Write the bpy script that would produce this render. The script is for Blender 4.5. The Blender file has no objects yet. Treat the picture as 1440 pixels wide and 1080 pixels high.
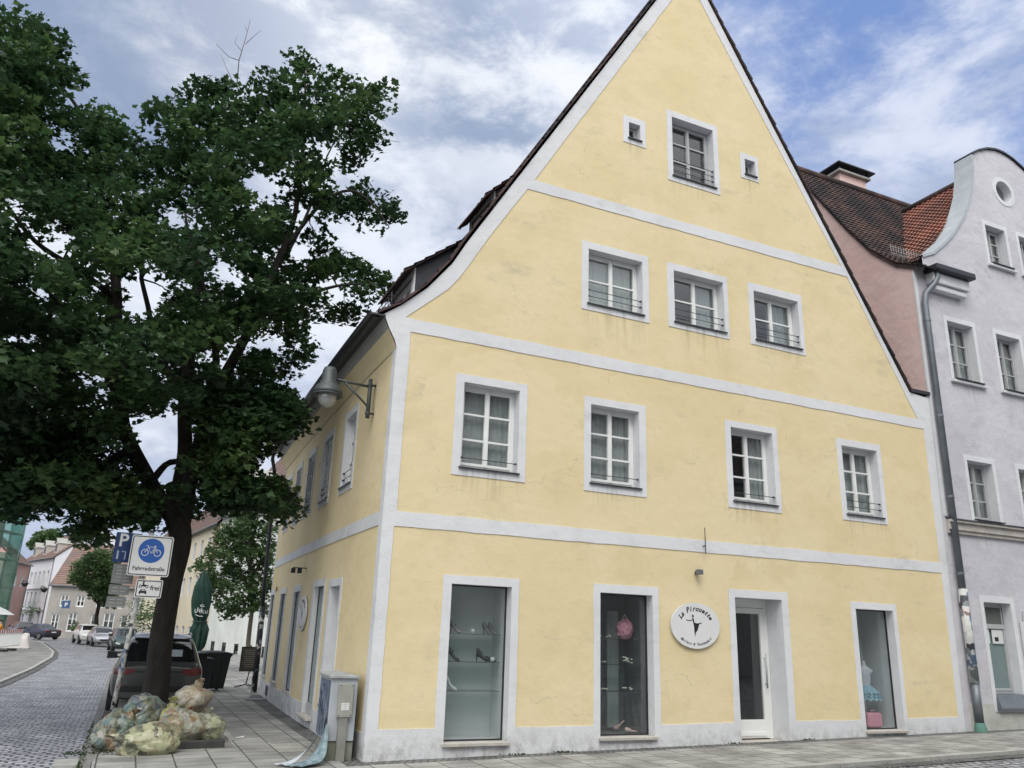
import bpy, bmesh, math, random
import numpy as np
from mathutils import Vector, Matrix, noise
from mathutils.geometry import delaunay_2d_cdt
from mathutils.bvhtree import BVHTree
random.seed(7)
R = math.radians
SC = bpy.context.scene
COL = SC.collection
# ------------------------------------------------------------------ camera
CAM = Vector((-3.4054, -12.3286, 1.85))
YAW, PITCH, ROLL, FPX = 0.4230223, 0.3024841, 0.0350941, 1120.0
fw = Vector((math.sin(YAW)*math.cos(PITCH), math.cos(YAW)*math.cos(PITCH), math.sin(PITCH)))
rt = Vector((math.cos(YAW), -math.sin(YAW), 0)); up = rt.cross(fw)
cr = rt*math.cos(ROLL)+up*math.sin(ROLL); cu = up*math.cos(ROLL)-rt*math.sin(ROLL)
cd = bpy.data.cameras.new('camera'); cam = bpy.data.objects.new('camera', cd); COL.objects.link(cam)
cam.matrix_world = Matrix.Translation(CAM) @ Matrix((cr, cu, -fw)).transposed().to_4x4()
cd.sensor_width = 36; cd.lens = 36*FPX/1440; cd.clip_end = 2000; cd.clip_start = .05
SC.camera = cam
def ray(x, y): return cr*((x-720)/FPX)+cu*((540-y)/FPX)+fw
def atY(x, y, Y):
    r = ray(x, y); return CAM+r*((Y-CAM.y)/r.y)
def g(x, y): return 0.016*max(x, -4)-0.003*y
# ------------------------------------------------------------------ tags
def tag(o, label=None, cat=None, group=None, kind=None):
    if label: o['label'] = label
    if cat: o['category'] = cat
    if group: o['group'] = group
    if kind: o['kind'] = kind
    return o
def empty(name, loc=(0, 0, 0), rz=0, **k):
    o = bpy.data.objects.new(name, None); COL.objects.link(o); o.location = loc; o.rotation_euler = (0, 0, rz)
    o.empty_display_size = .2
    return tag(o, **k)
def copy_tree(o, parent=None):
    c = o.copy(); COL.objects.link(c); c.parent = parent
    for ch in list(o.children): copy_tree(ch, c)
    return c
# ------------------------------------------------------------------ materials
def mat(name, col=(.5, .5, .5), rough=.8, metal=0, var=0, vscale=3, bump=0, bscale=40, col2=None, spec=.5, detail=6, coat=0, stretch=None, var2=0):
    m = bpy.data.materials.new(name); m.use_nodes = True
    nt = m.node_tree; N = nt.nodes; L = nt.links
    b = N['Principled BSDF']; b.inputs['Roughness'].default_value = rough; b.inputs['Metallic'].default_value = metal
    b.inputs['Specular IOR Level'].default_value = spec; b.inputs['Coat Weight'].default_value = coat
    b.inputs['Base Color'].default_value = (*col, 1)
    tc = N.new('ShaderNodeTexCoord'); src = tc.outputs['Object']
    if stretch:
        mp = N.new('ShaderNodeMapping'); mp.inputs['Scale'].default_value = stretch; L.new(src, mp.inputs['Vector']); src = mp.outputs['Vector']
    if var or col2:
        n = N.new('ShaderNodeTexNoise'); n.inputs['Scale'].default_value = vscale; n.inputs['Detail'].default_value = detail; n.inputs['Roughness'].default_value = .6
        L.new(src, n.inputs['Vector'])
        r = N.new('ShaderNodeValToRGB'); r.color_ramp.elements[0].position = .3; r.color_ramp.elements[1].position = .7
        c2 = col2 if col2 else tuple(c*(1-var) for c in col)
        c1 = col if col2 else tuple(min(1, c*(1+var*.6)) for c in col)
        r.color_ramp.elements[0].color = (*c2, 1); r.color_ramp.elements[1].color = (*c1, 1)
        L.new(n.outputs['Fac'], r.inputs['Fac']); out = r.outputs['Color']
        if var2:
            n2 = N.new('ShaderNodeTexNoise'); n2.inputs['Scale'].default_value = vscale*9; n2.inputs['Detail'].default_value = 8
            L.new(src, n2.inputs['Vector'])
            mr = N.new('ShaderNodeMapRange'); mr.inputs[1].default_value = .3; mr.inputs[2].default_value = .7; mr.inputs[3].default_value = 1-var2; mr.inputs[4].default_value = 1+var2*.5
            L.new(n2.outputs['Fac'], mr.inputs[0])
            mx = N.new('ShaderNodeVectorMath'); mx.operation = 'SCALE'; L.new(out, mx.inputs[0]); L.new(mr.outputs[0], mx.inputs['Scale']); out = mx.outputs[0]
        L.new(out, b.inputs['Base Color'])
    if bump:
        n = N.new('ShaderNodeTexNoise'); n.inputs['Scale'].default_value = bscale; n.inputs['Detail'].default_value = 4
        L.new(src, n.inputs['Vector'])
        bp = N.new('ShaderNodeBump'); bp.inputs['Strength'].default_value = 1; bp.inputs['Distance'].default_value = bump
        L.new(n.outputs['Fac'], bp.inputs['Height']); L.new(bp.outputs['Normal'], b.inputs['Normal'])
    return m
def plaster(name, col, light, dark, stain, amt=.5, rough_scale=60, bump=.004, splash=0, crack=0):
    """painted render: broad repainted patches, fine mottling, dirt patches of their own shape, trowel relief"""
    m = mat(name, col, .9, spec=.25); nt = m.node_tree; N = nt.nodes; L = nt.links; b = N['Principled BSDF']
    tc = N.new('ShaderNodeTexCoord')
    def noise_(scale, det=5, sc=(1, 1, 1), rough=.55, dist=0):
        mp = N.new('ShaderNodeMapping'); mp.inputs['Scale'].default_value = sc; L.new(tc.outputs['Object'], mp.inputs['Vector'])
        n = N.new('ShaderNodeTexNoise'); n.inputs['Scale'].default_value = scale; n.inputs['Detail'].default_value = det
        n.inputs['Roughness'].default_value = rough; n.inputs['Distortion'].default_value = dist
        L.new(mp.outputs['Vector'], n.inputs['Vector']); return n.outputs['Fac']
    def ramp(f, a, c):
        r = N.new('ShaderNodeMapRange'); r.interpolation_type = 'SMOOTHSTEP'; r.inputs[1].default_value = a; r.inputs[2].default_value = c; L.new(f, r.inputs[0]); return r.outputs[0]
    def mix(f, A, B, k=1):
        x = N.new('ShaderNodeMix'); x.data_type = 'RGBA'
        if k != 1:
            mm = N.new('ShaderNodeMath'); mm.operation = 'MULTIPLY'; mm.inputs[1].default_value = k; L.new(f, mm.inputs[0]); f = mm.outputs[0]
        L.new(f, x.inputs[0])
        for s, v in ((6, A), (7, B)):
            if isinstance(v, tuple): x.inputs[s].default_value = (*v, 1)
            else: L.new(v, x.inputs[s])
        return x.outputs[2]
    c = mix(ramp(noise_(.55, 4, (1, 1, 1.3)), .38, .6), col, light)
    c = mix(ramp(noise_(1.7, 6, (.7, .7, 1)), .48, .72), c, dark, .7)
    c = mix(ramp(noise_(9, 6, (.6, .6, 1)), .5, .75), c, dark, .45)
    c = mix(ramp(noise_(.9, 10, (.8, .8, 1.7), .74, .15), .55, .74), c, stain, amt)
    c = mix(ramp(noise_(5, 8, (2.5, 2.5, .22), .72), .57, .78), c, stain, amt*.5)
    def mul(a_, b_):
        q = N.new('ShaderNodeMath'); q.operation = 'MULTIPLY'; L.new(a_, q.inputs[0]); L.new(b_, q.inputs[1]); return q.outputs[0]
    if splash:   # mud splashed up from the pavement
        sx = N.new('ShaderNodeSeparateXYZ'); L.new(tc.outputs['Object'], sx.inputs[0])
        c = mix(mul(ramp(sx.outputs[2], .55, .02), ramp(noise_(6, 9, (1, 1, .8), .75), .40, .66)), c, (.20, .20, .16), splash)
    if crack:    # hairline cracks and patch repairs
        vd = N.new('ShaderNodeTexVoronoi'); vd.feature = 'DISTANCE_TO_EDGE'; vd.inputs['Scale'].default_value = .7
        nn = N.new('ShaderNodeTexNoise'); nn.inputs['Scale'].default_value = 2.5; nn.inputs['Detail'].default_value = 8; L.new(tc.outputs['Object'], nn.inputs['Vector'])
        va = N.new('ShaderNodeVectorMath'); va.operation = 'MULTIPLY_ADD'; va.inputs[1].default_value = (.8, .8, .8); L.new(nn.outputs['Color'], va.inputs[0]); L.new(tc.outputs['Object'], va.inputs[2]); L.new(va.outputs[0], vd.inputs['Vector'])
        c = mix(mul(ramp(vd.outputs['Distance'], .008, .0), ramp(noise_(.6, 3), .52, .62)), c, stain, crack)
        v2 = N.new('ShaderNodeTexVoronoi'); v2.inputs['Scale'].default_value = .45; L.new(va.outputs[0], v2.inputs['Vector']); s2 = N.new('ShaderNodeSeparateColor'); L.new(v2.outputs['Color'], s2.inputs[0])
        c = mix(ramp(s2.outputs[0], .80, .83), c, light, .8)
    L.new(c, b.inputs['Base Color'])
    bp = N.new('ShaderNodeBump'); bp.inputs['Distance'].default_value = bump; bp.inputs['Strength'].default_value = 1
    ad = N.new('ShaderNodeMath'); ad.operation = 'ADD'; L.new(noise_(rough_scale, 3), ad.inputs[0])
    m2 = N.new('ShaderNodeMath'); m2.operation = 'MULTIPLY'; m2.inputs[1].default_value = 3; L.new(noise_(4, 3), m2.inputs[0]); L.new(m2.outputs[0], ad.inputs[1])
    L.new(ad.outputs[0], bp.inputs['Height']); L.new(bp.outputs['Normal'], b.inputs['Normal'])
    return m
def stone_mat(name, bw, bh, mortar, cols, mcol, bump=.02, offset=.5, rough=.75, distort=.0, rot=0, spec=.4):
    """laid stones or slabs: brick texture in plan (object xy, metres)"""
    m = mat(name, cols[0], rough, spec=spec); nt = m.node_tree; N = nt.nodes; L = nt.links; b = N['Principled BSDF']
    tc = N.new('ShaderNodeTexCoord'); mp = N.new('ShaderNodeMapping'); mp.inputs['Rotation'].default_value = (0, 0, rot)
    L.new(tc.outputs['Object'], mp.inputs['Vector']); v = mp.outputs['Vector']
    if distort:
        n = N.new('ShaderNodeTexNoise'); n.inputs['Scale'].default_value = 4.2; n.inputs['Detail'].default_value = 3; L.new(v, n.inputs['Vector'])
        s = N.new('ShaderNodeVectorMath'); s.operation = 'SUBTRACT'; s.inputs[1].default_value = (.5, .5, .5); L.new(n.outputs['Color'], s.inputs[0])
        k = N.new('ShaderNodeVectorMath'); k.operation = 'SCALE'; k.inputs['Scale'].default_value = distort; L.new(s.outputs[0], k.inputs[0])
        a = N.new('ShaderNodeVectorMath'); L.new(v, a.inputs[0]); L.new(k.outputs[0], a.inputs[1]); v = a.outputs[0]
    br = N.new('ShaderNodeTexBrick'); br.inputs['Scale'].default_value = 1; br.inputs['Brick Width'].default_value = bw; br.inputs['Row Height'].default_value = bh
    br.inputs['Mortar Size'].default_value = mortar; br.inputs['Mortar Smooth'].default_value = .35 if distort else .2; br.offset = offset
    br.inputs['Color1'].default_value = (*cols[0], 1); br.inputs['Color2'].default_value = (*cols[1], 1); br.inputs['Mortar'].default_value = (*mcol, 1)
    br.inputs['Bias'].default_value = 0
    L.new(v, br.inputs['Vector'])
    n2 = N.new('ShaderNodeTexNoise'); n2.inputs['Scale'].default_value = 1.3; n2.inputs['Detail'].default_value = 9; L.new(tc.outputs['Object'], n2.inputs['Vector'])
    mr = N.new('ShaderNodeMapRange'); mr.inputs[1].default_value = .3; mr.inputs[2].default_value = .7; mr.inputs[3].default_value = .6; mr.inputs[4].default_value = 1.22; L.new(n2.outputs['Fac'], mr.inputs[0])
    sc = N.new('ShaderNodeVectorMath'); sc.operation = 'SCALE'; L.new(br.outputs['Color'], sc.inputs[0]); L.new(mr.outputs[0], sc.inputs['Scale'])
    n4 = N.new('ShaderNodeTexNoise'); n4.inputs['Scale'].default_value = 30; n4.inputs['Detail'].default_value = 6; L.new(tc.outputs['Object'], n4.inputs['Vector'])
    mr4 = N.new('ShaderNodeMapRange'); mr4.inputs[3].default_value = .6; mr4.inputs[4].default_value = 1.4; L.new(n4.outputs['Fac'], mr4.inputs[0])
    sc2 = N.new('ShaderNodeVectorMath'); sc2.operation = 'SCALE'; L.new(sc.outputs[0], sc2.inputs[0]); L.new(mr4.outputs[0], sc2.inputs['Scale'])
    L.new(sc2.outputs[0], b.inputs['Base Color'])
    inv = N.new('ShaderNodeMath'); inv.operation = 'SUBTRACT'; inv.inputs[0].default_value = 1; L.new(br.outputs['Fac'], inv.inputs[1])
    n3 = N.new('ShaderNodeTexNoise'); n3.inputs['Scale'].default_value = 9; n3.inputs['Detail'].default_value = 5; L.new(tc.outputs['Object'], n3.inputs['Vector'])
    ad = N.new('ShaderNodeMath'); ad.operation = 'MULTIPLY_ADD'; ad.inputs[1].default_value = .5 if distort else .12; L.new(n3.outputs['Fac'], ad.inputs[0]); L.new(inv.outputs[0], ad.inputs[2])
    bp = N.new('ShaderNodeBump'); bp.inputs['Distance'].default_value = bump; bp.inputs['Strength'].default_value = 1
    L.new(ad.outputs[0], bp.inputs['Height']); L.new(bp.outputs['Normal'], b.inputs['Normal'])
    return m
def glass_mat(name, tint=(.8, .85, .85), refl=.08, rough=.01, opac=0.0, ocol=(.3, .35, .35)):
    m = bpy.data.materials.new(name); m.use_nodes = True; nt = m.node_tree; N = nt.nodes; L = nt.links
    for n in list(N): N.remove(n)
    o = N.new('ShaderNodeOutputMaterial'); mx = N.new('ShaderNodeMixShader'); t = N.new('ShaderNodeBsdfTransparent'); gl = N.new('ShaderNodeBsdfGlossy')
    t.inputs[0].default_value = (*tint, 1); gl.inputs['Roughness'].default_value = rough
    fr = N.new('ShaderNodeLayerWeight'); fr.inputs[0].default_value = .5
    pw = N.new('ShaderNodeMath'); pw.operation = 'POWER'; pw.inputs[1].default_value = 5; L.new(fr.outputs['Facing'], pw.inputs[0])
    ad = N.new('ShaderNodeMath'); ad.operation = 'MULTIPLY_ADD'; ad.use_clamp = True; ad.inputs[1].default_value = .95; ad.inputs[2].default_value = refl+.045; L.new(pw.outputs[0], ad.inputs[0])
    L.new(ad.outputs[0], mx.inputs[0]); L.new(gl.outputs[0], mx.inputs[2])
    if opac:
        d = N.new('ShaderNodeBsdfDiffuse'); d.inputs[0].default_value = (*ocol, 1); m2 = N.new('ShaderNodeMixShader'); m2.inputs[0].default_value = opac
        L.new(t.outputs[0], m2.inputs[1]); L.new(d.outputs[0], m2.inputs[2]); L.new(m2.outputs[0], mx.inputs[1])
    else: L.new(t.outputs[0], mx.inputs[1])
    L.new(mx.outputs[0], o.inputs[0]); return m
def leaf_mat(name, c1, c2, c3):
    m = bpy.data.materials.new(name); m.use_nodes = True; nt = m.node_tree; N = nt.nodes; L = nt.links
    b = N['Principled BSDF']; b.inputs['Roughness'].default_value = .55; b.inputs['Specular IOR Level'].default_value = .35
    at = N.new('ShaderNodeAttribute'); at.attribute_name = 'tint'
    r = N.new('ShaderNodeValToRGB'); e = r.color_ramp.elements; e[0].color = (*c1, 1); e[1].color = (*c3, 1); x = e.new(.55); x.color = (*c2, 1)
    L.new(at.outputs['Fac'], r.inputs[0]); L.new(r.outputs[0], b.inputs['Base Color'])
    tr = N.new('ShaderNodeBsdfTranslucent'); L.new(r.outputs[0], tr.inputs[0]); mx = N.new('ShaderNodeMixShader'); mx.inputs[0].default_value = .42
    L.new(b.outputs[0], mx.inputs[1]); L.new(tr.outputs[0], mx.inputs[2]); L.new(mx.outputs[0], N['Material Output'].inputs[0]); return m
def tile_mat(name, c1, c2, c3):
    m = mat(name, c1, .85, spec=.2); nt = m.node_tree; N = nt.nodes; L = nt.links; b = N['Principled BSDF']
    tc = N.new('ShaderNodeTexCoord'); v = N.new('ShaderNodeTexVoronoi'); v.inputs['Scale'].default_value = 5.5; L.new(tc.outputs['Object'], v.inputs['Vector'])
    sp = N.new('ShaderNodeSeparateColor'); L.new(v.outputs['Color'], sp.inputs[0])
    r = N.new('ShaderNodeValToRGB'); e = r.color_ramp.elements; e[0].color = (*c2, 1); e[1].color = (*c1, 1); e[0].position = .1; e[1].position = .9; L.new(sp.outputs[0], r.inputs[0])
    n = N.new('ShaderNodeTexNoise'); n.inputs['Scale'].default_value = .9; n.inputs['Detail'].default_value = 7; L.new(tc.outputs['Object'], n.inputs['Vector'])
    mr = N.new('ShaderNodeMapRange'); mr.inputs[1].default_value = .42; mr.inputs[2].default_value = .62; L.new(n.outputs['Fac'], mr.inputs[0])
    x = N.new('ShaderNodeMix'); x.data_type = 'RGBA'; L.new(mr.outputs[0], x.inputs[0]); L.new(r.outputs[0], x.inputs[6]); x.inputs[7].default_value = (*c3, 1)
    L.new(x.outputs[2], b.inputs['Base Color']); return m
def sticker_mat(name, base, scale=9, amt=.5):
    m = mat(name, base, .6); nt = m.node_tree; N = nt.nodes; L = nt.links; b = N['Principled BSDF']
    tc = N.new('ShaderNodeTexCoord'); v = N.new('ShaderNodeTexVoronoi'); v.distance = 'CHEBYCHEV'; v.inputs['Scale'].default_value = scale
    L.new(tc.outputs['Object'], v.inputs['Vector']); sp = N.new('ShaderNodeSeparateColor'); L.new(v.outputs['Color'], sp.inputs[0])
    r = N.new('ShaderNodeValToRGB'); r.color_ramp.interpolation = 'CONSTANT'; e = r.color_ramp.elements; e[0].color = (.55, .55, .53, 1); e[1].position = .3; e[1].color = (.10, .16, .25, 1)
    for p, c in ((.45, (.5, .5, .48)), (.6, (.04, .04, .05)), (.72, (.42, .44, .43)), (.86, (.20, .12, .11)), (.93, (.28, .34, .35))):
        x = e.new(p); x.color = (*c, 1)
    L.new(sp.outputs[1], r.inputs[0]); gt = N.new('ShaderNodeMath'); gt.operation = 'LESS_THAN'; gt.inputs[1].default_value = amt; L.new(sp.outputs[0], gt.inputs[0])
    x = N.new('ShaderNodeMix'); x.data_type = 'RGBA'; L.new(gt.outputs[0], x.inputs[0]); x.inputs[6].default_value = (*base, 1); L.new(r.outputs[0], x.inputs[7]); L.new(x.outputs[2], b.inputs['Base Color']); return m
M = {}
M['yellow'] = plaster('yellow_render', (.69, .575, .345), (.72, .61, .39), (.645, .535, .318), (.42, .38, .30), .6, crack=.6)
M['white'] = plaster('white_trim_paint', (.64, .65, .675), (.67, .68, .70), (.58, .59, .605), (.36, .365, .35), .5, splash=.5)
M['plinth'] = plaster('plinth_paint', (.60, .615, .635), (.65, .665, .685), (.50, .515, .525), (.30, .32, .30), .6, splash=.65)
M['cove'] = plaster('cornice_render', (.32, .32, .30), (.37, .37, .35), (.26, .26, .24), (.2, .2, .18), .8)  # plaster grey darkened for the shade on the cove under the eaves
M['lilac'] = plaster('lilac_render', (.525, .515, .555), (.57, .565, .60), (.45, .44, .475), (.31, .30, .32), .7, 45, .008)
M['pink'] = plaster('pink_render', (.68, .49, .45), (.71, .53, .49), (.62, .44, .40), (.42, .32, .29), .5, 40, .006)
M['frame'] = mat('white_window_paint', (.78, .79, .78), .4, var=.05, vscale=4)
M['greyframe'] = mat('grey_window_paint', (.42, .43, .44), .5, var=.08)
M['darkmetal'] = mat('dark_sheet_metal', (.035, .037, .045), .45, metal=.3, var=.2, vscale=5)
M['zinc'] = mat('zinc', (.17, .19, .21), .5, metal=.5, var=.25, vscale=2, bump=.002, bscale=12)
M['zinclight'] = mat('pale_zinc', (.42, .45, .47), .5, metal=.3, var=.15, vscale=2)
M['glass'] = glass_mat('window_glass', (.93, .95, .95), .035)
M['shopglass'] = glass_mat('shop_glass', (.96, .975, .975), .03)
M['frost'] = glass_mat('frosted_glass', (.5, .6, .6), .05, .1, .85, (.20, .27, .27))
M['inside'] = mat('dim_room', (.12, .125, .12), .9, var=.3, vscale=1.2)
M['inside2'] = mat('grey_display_back', (.52, .545, .555), .9, var=.08, vscale=1)
M['inside3'] = mat('dark_display_back', (.12, .13, .14), .8, var=.3, vscale=1.5)
M['curtain'] = mat('net_curtain', (.40, .42, .42), .95, var=.15, vscale=2, stretch=(14, 14, .4))
M['stonesill'] = mat('pale_stone', (.46, .43, .39), .8, var=.2, vscale=6, bump=.002)
M['oldtile'] = tile_mat('old_clay_tiles', (.105, .068, .060), (.062, .043, .042), (.035, .032, .036))
M['redtile'] = tile_mat('red_clay_tiles', (.34, .155, .115), (.25, .11, .085), (.19, .10, .085))
M['fartile'] = tile_mat('far_clay_tiles', (.235, .16, .135), (.19, .125, .105), (.17, .13, .12))
M['slate'] = mat('dark_cladding', (.03, .032, .045), .6, var=.3, vscale=6)
M['black'] = mat('black_plastic', (.018, .019, .021), .45, var=.2, vscale=4)
M['rubber'] = mat('rubber', (.02, .02, .02), .85)
M['signwhite'] = mat('sign_white', (.66, .67, .67), .45, var=.06, vscale=3)
M['signblue'] = mat('sign_blue', (.02, .10, .38), .4)
M['signblack'] = mat('sign_black', (.015, .015, .018), .5)
M['grey'] = mat('galvanised_grey', (.27, .28, .28), .55, metal=.2, var=.2, vscale=5)
M['bark'] = mat('bark', (.035, .029, .025), .95, col2=(.012, .010, .009), vscale=7, bump=.03, bscale=16, stretch=(1.6, 1.6, .35))
M['bark2'] = mat('pale_bark', (.16, .14, .11), .95, var=.4, vscale=6, bump=.01, bscale=20, stretch=(2, 2, .3))
M['soil'] = mat('tree_pit_soil', (.055, .046, .035), .95, col2=(.03, .035, .02), vscale=6, bump=.03, bscale=20)
M['cobble'] = stone_mat('granite_setts', .19, .15, .024, ((.44, .45, .48), (.27, .28, .31)), (.05, .05, .045), .05, distort=.16, rough=.5)
M['setts'] = stone_mat('small_setts', .11, .10, .014, ((.20, .20, .20), (.12, .12, .12)), (.05, .055, .045), .02, distort=.06)
M['slabs'] = stone_mat('concrete_slabs', .35, .50, .011, ((.33, .33, .31), (.25, .25, .24)), (.075, .075, .065), .008, offset=.5, rot=R(90))
M['pavers'] = stone_mat('grey_pavers', .20, .10, .006, ((.27, .265, .25), (.20, .20, .19)), (.10, .10, .09), .006)
M['kerb'] = mat('granite_kerb', (.33, .33, .31), .8, var=.25, vscale=4, bump=.004, bscale=25)
M['ground'] = mat('dull_asphalt', (.10, .10, .10), .9, var=.2, vscale=.5, bump=.004, bscale=60)
M['leaf'] = leaf_mat('maple_leaf', (.020, .046, .022), (.045, .095, .036), (.105, .17, .055))
M['leaf2'] = leaf_mat('far_leaf', (.04, .075, .03), (.07, .125, .045), (.12, .18, .065))
# ------------------------------------------------------------------ mesh helpers
class MB:
    def __init__(s): s.v = []; s.f = []; s.m = []; s.cm = 0; s.sm = []; s.smooth = False
    def add(s, vs, fs):
        o = len(s.v); s.v += [tuple(v) for v in vs]
        for f in fs: s.f.append([i+o for i in f]); s.m.append(s.cm); s.sm.append(s.smooth)
        return s
    def box(s, x0, x1, y0, y1, z0, z1, T=None):
        vs = [Vector((x, y, z)) for x in (x0, x1) for y in (y0, y1) for z in (z0, z1)]
        if T: vs = [T(*v) for v in vs]
        return s.add(vs, [(0, 1, 3, 2), (4, 6, 7, 5), (0, 4, 5, 1), (2, 3, 7, 6), (0, 2, 6, 4), (1, 5, 7, 3)])
    def tube(s, pts, rad, n=8, caps=True):
        pts = [Vector(p) for p in pts]; rr = rad if isinstance(rad, (list, tuple)) else [rad]*len(pts)
        vs = []; prev = None
        for i, p in enumerate(pts):
            d = (pts[min(i+1, len(pts)-1)]-pts[max(i-1, 0)])
            d = d.normalized() if d.length > 1e-9 else Vector((0, 0, 1))
            a = prev if prev else (Vector((1, 0, 0)) if abs(d.x) < .9 else Vector((0, 1, 0)))
            a = (a-d*a.dot(d)).normalized(); prev = a; b = d.cross(a)
            vs += [p+(a*math.cos(k*2*math.pi/n)+b*math.sin(k*2*math.pi/n))*rr[i] for k in range(n)]
        fs = [(i*n+k, i*n+(k+1) % n, (i+1)*n+(k+1) % n, (i+1)*n+k) for i in range(len(pts)-1) for k in range(n)]
        if caps: fs += [tuple(range(n))[::-1], tuple((len(pts)-1)*n+k for k in range(n))]
        sm = s.smooth; s.smooth = True; s.add(vs, fs); s.smooth = sm; return s
    def lathe(s, prof, c=(0, 0, 0), n=24, T=None):
        c = Vector(c); vs = [c+Vector((r*math.cos(k*2*math.pi/n), r*math.sin(k*2*math.pi/n), z)) for r, z in prof for k in range(n)]
        if T: vs = [T(v) for v in vs]
        fs = [(i*n+k, i*n+(k+1) % n, (i+1)*n+(k+1) % n, (i+1)*n+k) for i in range(len(prof)-1) for k in range(n)]
        sm = s.smooth; s.smooth = True; s.add(vs, fs); s.smooth = sm
        s.add([vs[k] for k in range(n)], [tuple(range(n))[::-1]]); s.add(vs[-n:], [tuple(range(n))]); return s
    def grid(s, P, nu, nv, keep=None):
        vs = [P(i/nu, j/nv) for j in range(nv+1) for i in range(nu+1)]; w = nu+1
        fs = [(j*w+i, j*w+i+1, (j+1)*w+i+1, (j+1)*w+i) for j in range(nv) for i in range(nu) if keep is None or keep((i+.5)/nu, (j+.5)/nv)]
        return s.add(vs, fs)
    def build(s, name, mats, parent=None, loc=None, bevel=0):
        me = bpy.data.meshes.new(name); me.from_pydata(s.v, [], s.f)
        for m_ in (mats if isinstance(mats, (list, tuple)) else [mats]): me.materials.append(m_)
        me.polygons.foreach_set('material_index', s.m); me.polygons.foreach_set('use_smooth', s.sm); me.update()
        o = bpy.data.objects.new(name, me); COL.objects.link(o)
        if parent: o.parent = parent
        if loc: o.location = loc
        if bevel:
            b = o.modifiers.new('bevel', 'BEVEL'); b.width = bevel; b.segments = 2; b.limit_method = 'ANGLE'
        return o
def inside(p, poly):
    x, y = p; c = False; n = len(poly)
    for i in range(n):
        x1, y1 = poly[i]; x2, y2 = poly[i-1]
        if (y1 > y) != (y2 > y) and x < (x2-x1)*(y-y1)/(y2-y1)+x1: c = not c
    return c
def rect(a, b, c, d): return [(a, c), (b, c), (b, d), (a, d)]
def rough_edge(poly, step=.28, amp=.007):
    out = []
    for i, a in enumerate(poly):
        b = poly[(i+1) % len(poly)]; L = math.hypot(b[0]-a[0], b[1]-a[1]); n = max(1, int(L/step))
        for k in range(n):
            t = k/n; j = amp if k else 0
            out.append((a[0]+(b[0]-a[0])*t+random.uniform(-j, j), a[1]+(b[1]-a[1])*t+random.uniform(-j, j)))
    return out
def flat(mb, outer, holes, P, d=0, thick=0, cuts=()):
    """polygon with holes in (s,z), mapped by P(s,z,d); optional rim down to d-thick; cuts: constraint lines s=c"""
    loops = [outer]+list(holes); V = []; E = []
    for lp in loops:
        o = len(V); V += [Vector(p) for p in lp]; E += [(o+i, o+(i+1) % len(lp)) for i in range(len(lp))]
    zs = [p[1] for p in outer]
    for c in cuts:
        o = len(V); V += [Vector((c, min(zs)-1)), Vector((c, max(zs)+1))]; E.append((o, o+1))
    vo, eo, fo, *_ = delaunay_2d_cdt(V, E, [], 0, 1e-6)
    fs = []
    for f in fo:
        c = sum((vo[i] for i in f), Vector((0, 0)))/len(f)
        if inside(c, outer) and not any(inside(c, h) for h in holes): fs.append(f)
    us = sorted({i for f in fs for i in f}); ix = {a: b for b, a in enumerate(us)}
    mb.add([P(vo[i][0], vo[i][1], d) for i in us], [[ix[i] for i in f] for f in fs])
    if thick:
        for lp in loops:
            n = len(lp); vs = [P(*p, d) for p in lp]+[P(*p, d-thick) for p in lp]
            mb.add(vs, [(i, (i+1) % n, n+(i+1) % n, n+i) for i in range(n)])
    return mb
def wallmap(o, u, n):
    o = Vector(o); u = Vector(u).normalized(); n = Vector(n).normalized()
    return lambda s, z, d=0: o+u*s+n*d+Vector((0, 0, z))
def text_polys(s, size, shear=0, bold=0):
    c = bpy.data.curves.new('t', 'FONT'); c.body = s; c.size = size; c.shear = shear; c.offset = bold; c.resolution_u = 3; c.align_x = 'CENTER'
    o = bpy.data.objects.new('t', c); COL.objects.link(o); dg = bpy.context.evaluated_depsgraph_get()
    me = bpy.data.meshes.new_from_object(o.evaluated_get(dg)); v = [tuple(x.co[:2]) for x in me.vertices]; f = [list(p.vertices) for p in me.polygons]
    COL.objects.unlink(o); bpy.data.objects.remove(o); bpy.data.curves.remove(c); bpy.data.meshes.remove(me); return v, f
def text(mb, s, size, P, cx=0, cz=0, shear=0, bold=0, sx=1):
    v, f = text_polys(s, size, shear, bold); mb.add([P(cx+x*sx, cz+y) for x, y in v], f); return mb
def stroke(mb, pts, w, P):
    """flat ribbon along 2-D points"""
    pts = [Vector(p) for p in pts]; vs = []
    for i, p in enumerate(pts):
        d = (pts[min(i+1, len(pts)-1)]-pts[max(i-1, 0)]).normalized(); n = Vector((-d.y, d.x))*w*.5
        vs += [P(*(p+n)), P(*(p-n))]
    mb.add(vs, [(2*i, 2*i+1, 2*i+3, 2*i+2) for i in range(len(pts)-1)]); return mb
def circ(cx, cy, rx, ry=None, n=24, a0=0, a1=360): 
    ry = ry or rx; k = n if a1-a0 >= 360 else n+1
    return [(cx+rx*math.cos(R(a0+(a1-a0)*i/n)), cy+ry*math.sin(R(a0+(a1-a0)*i/n))) for i in range(k)]
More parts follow.
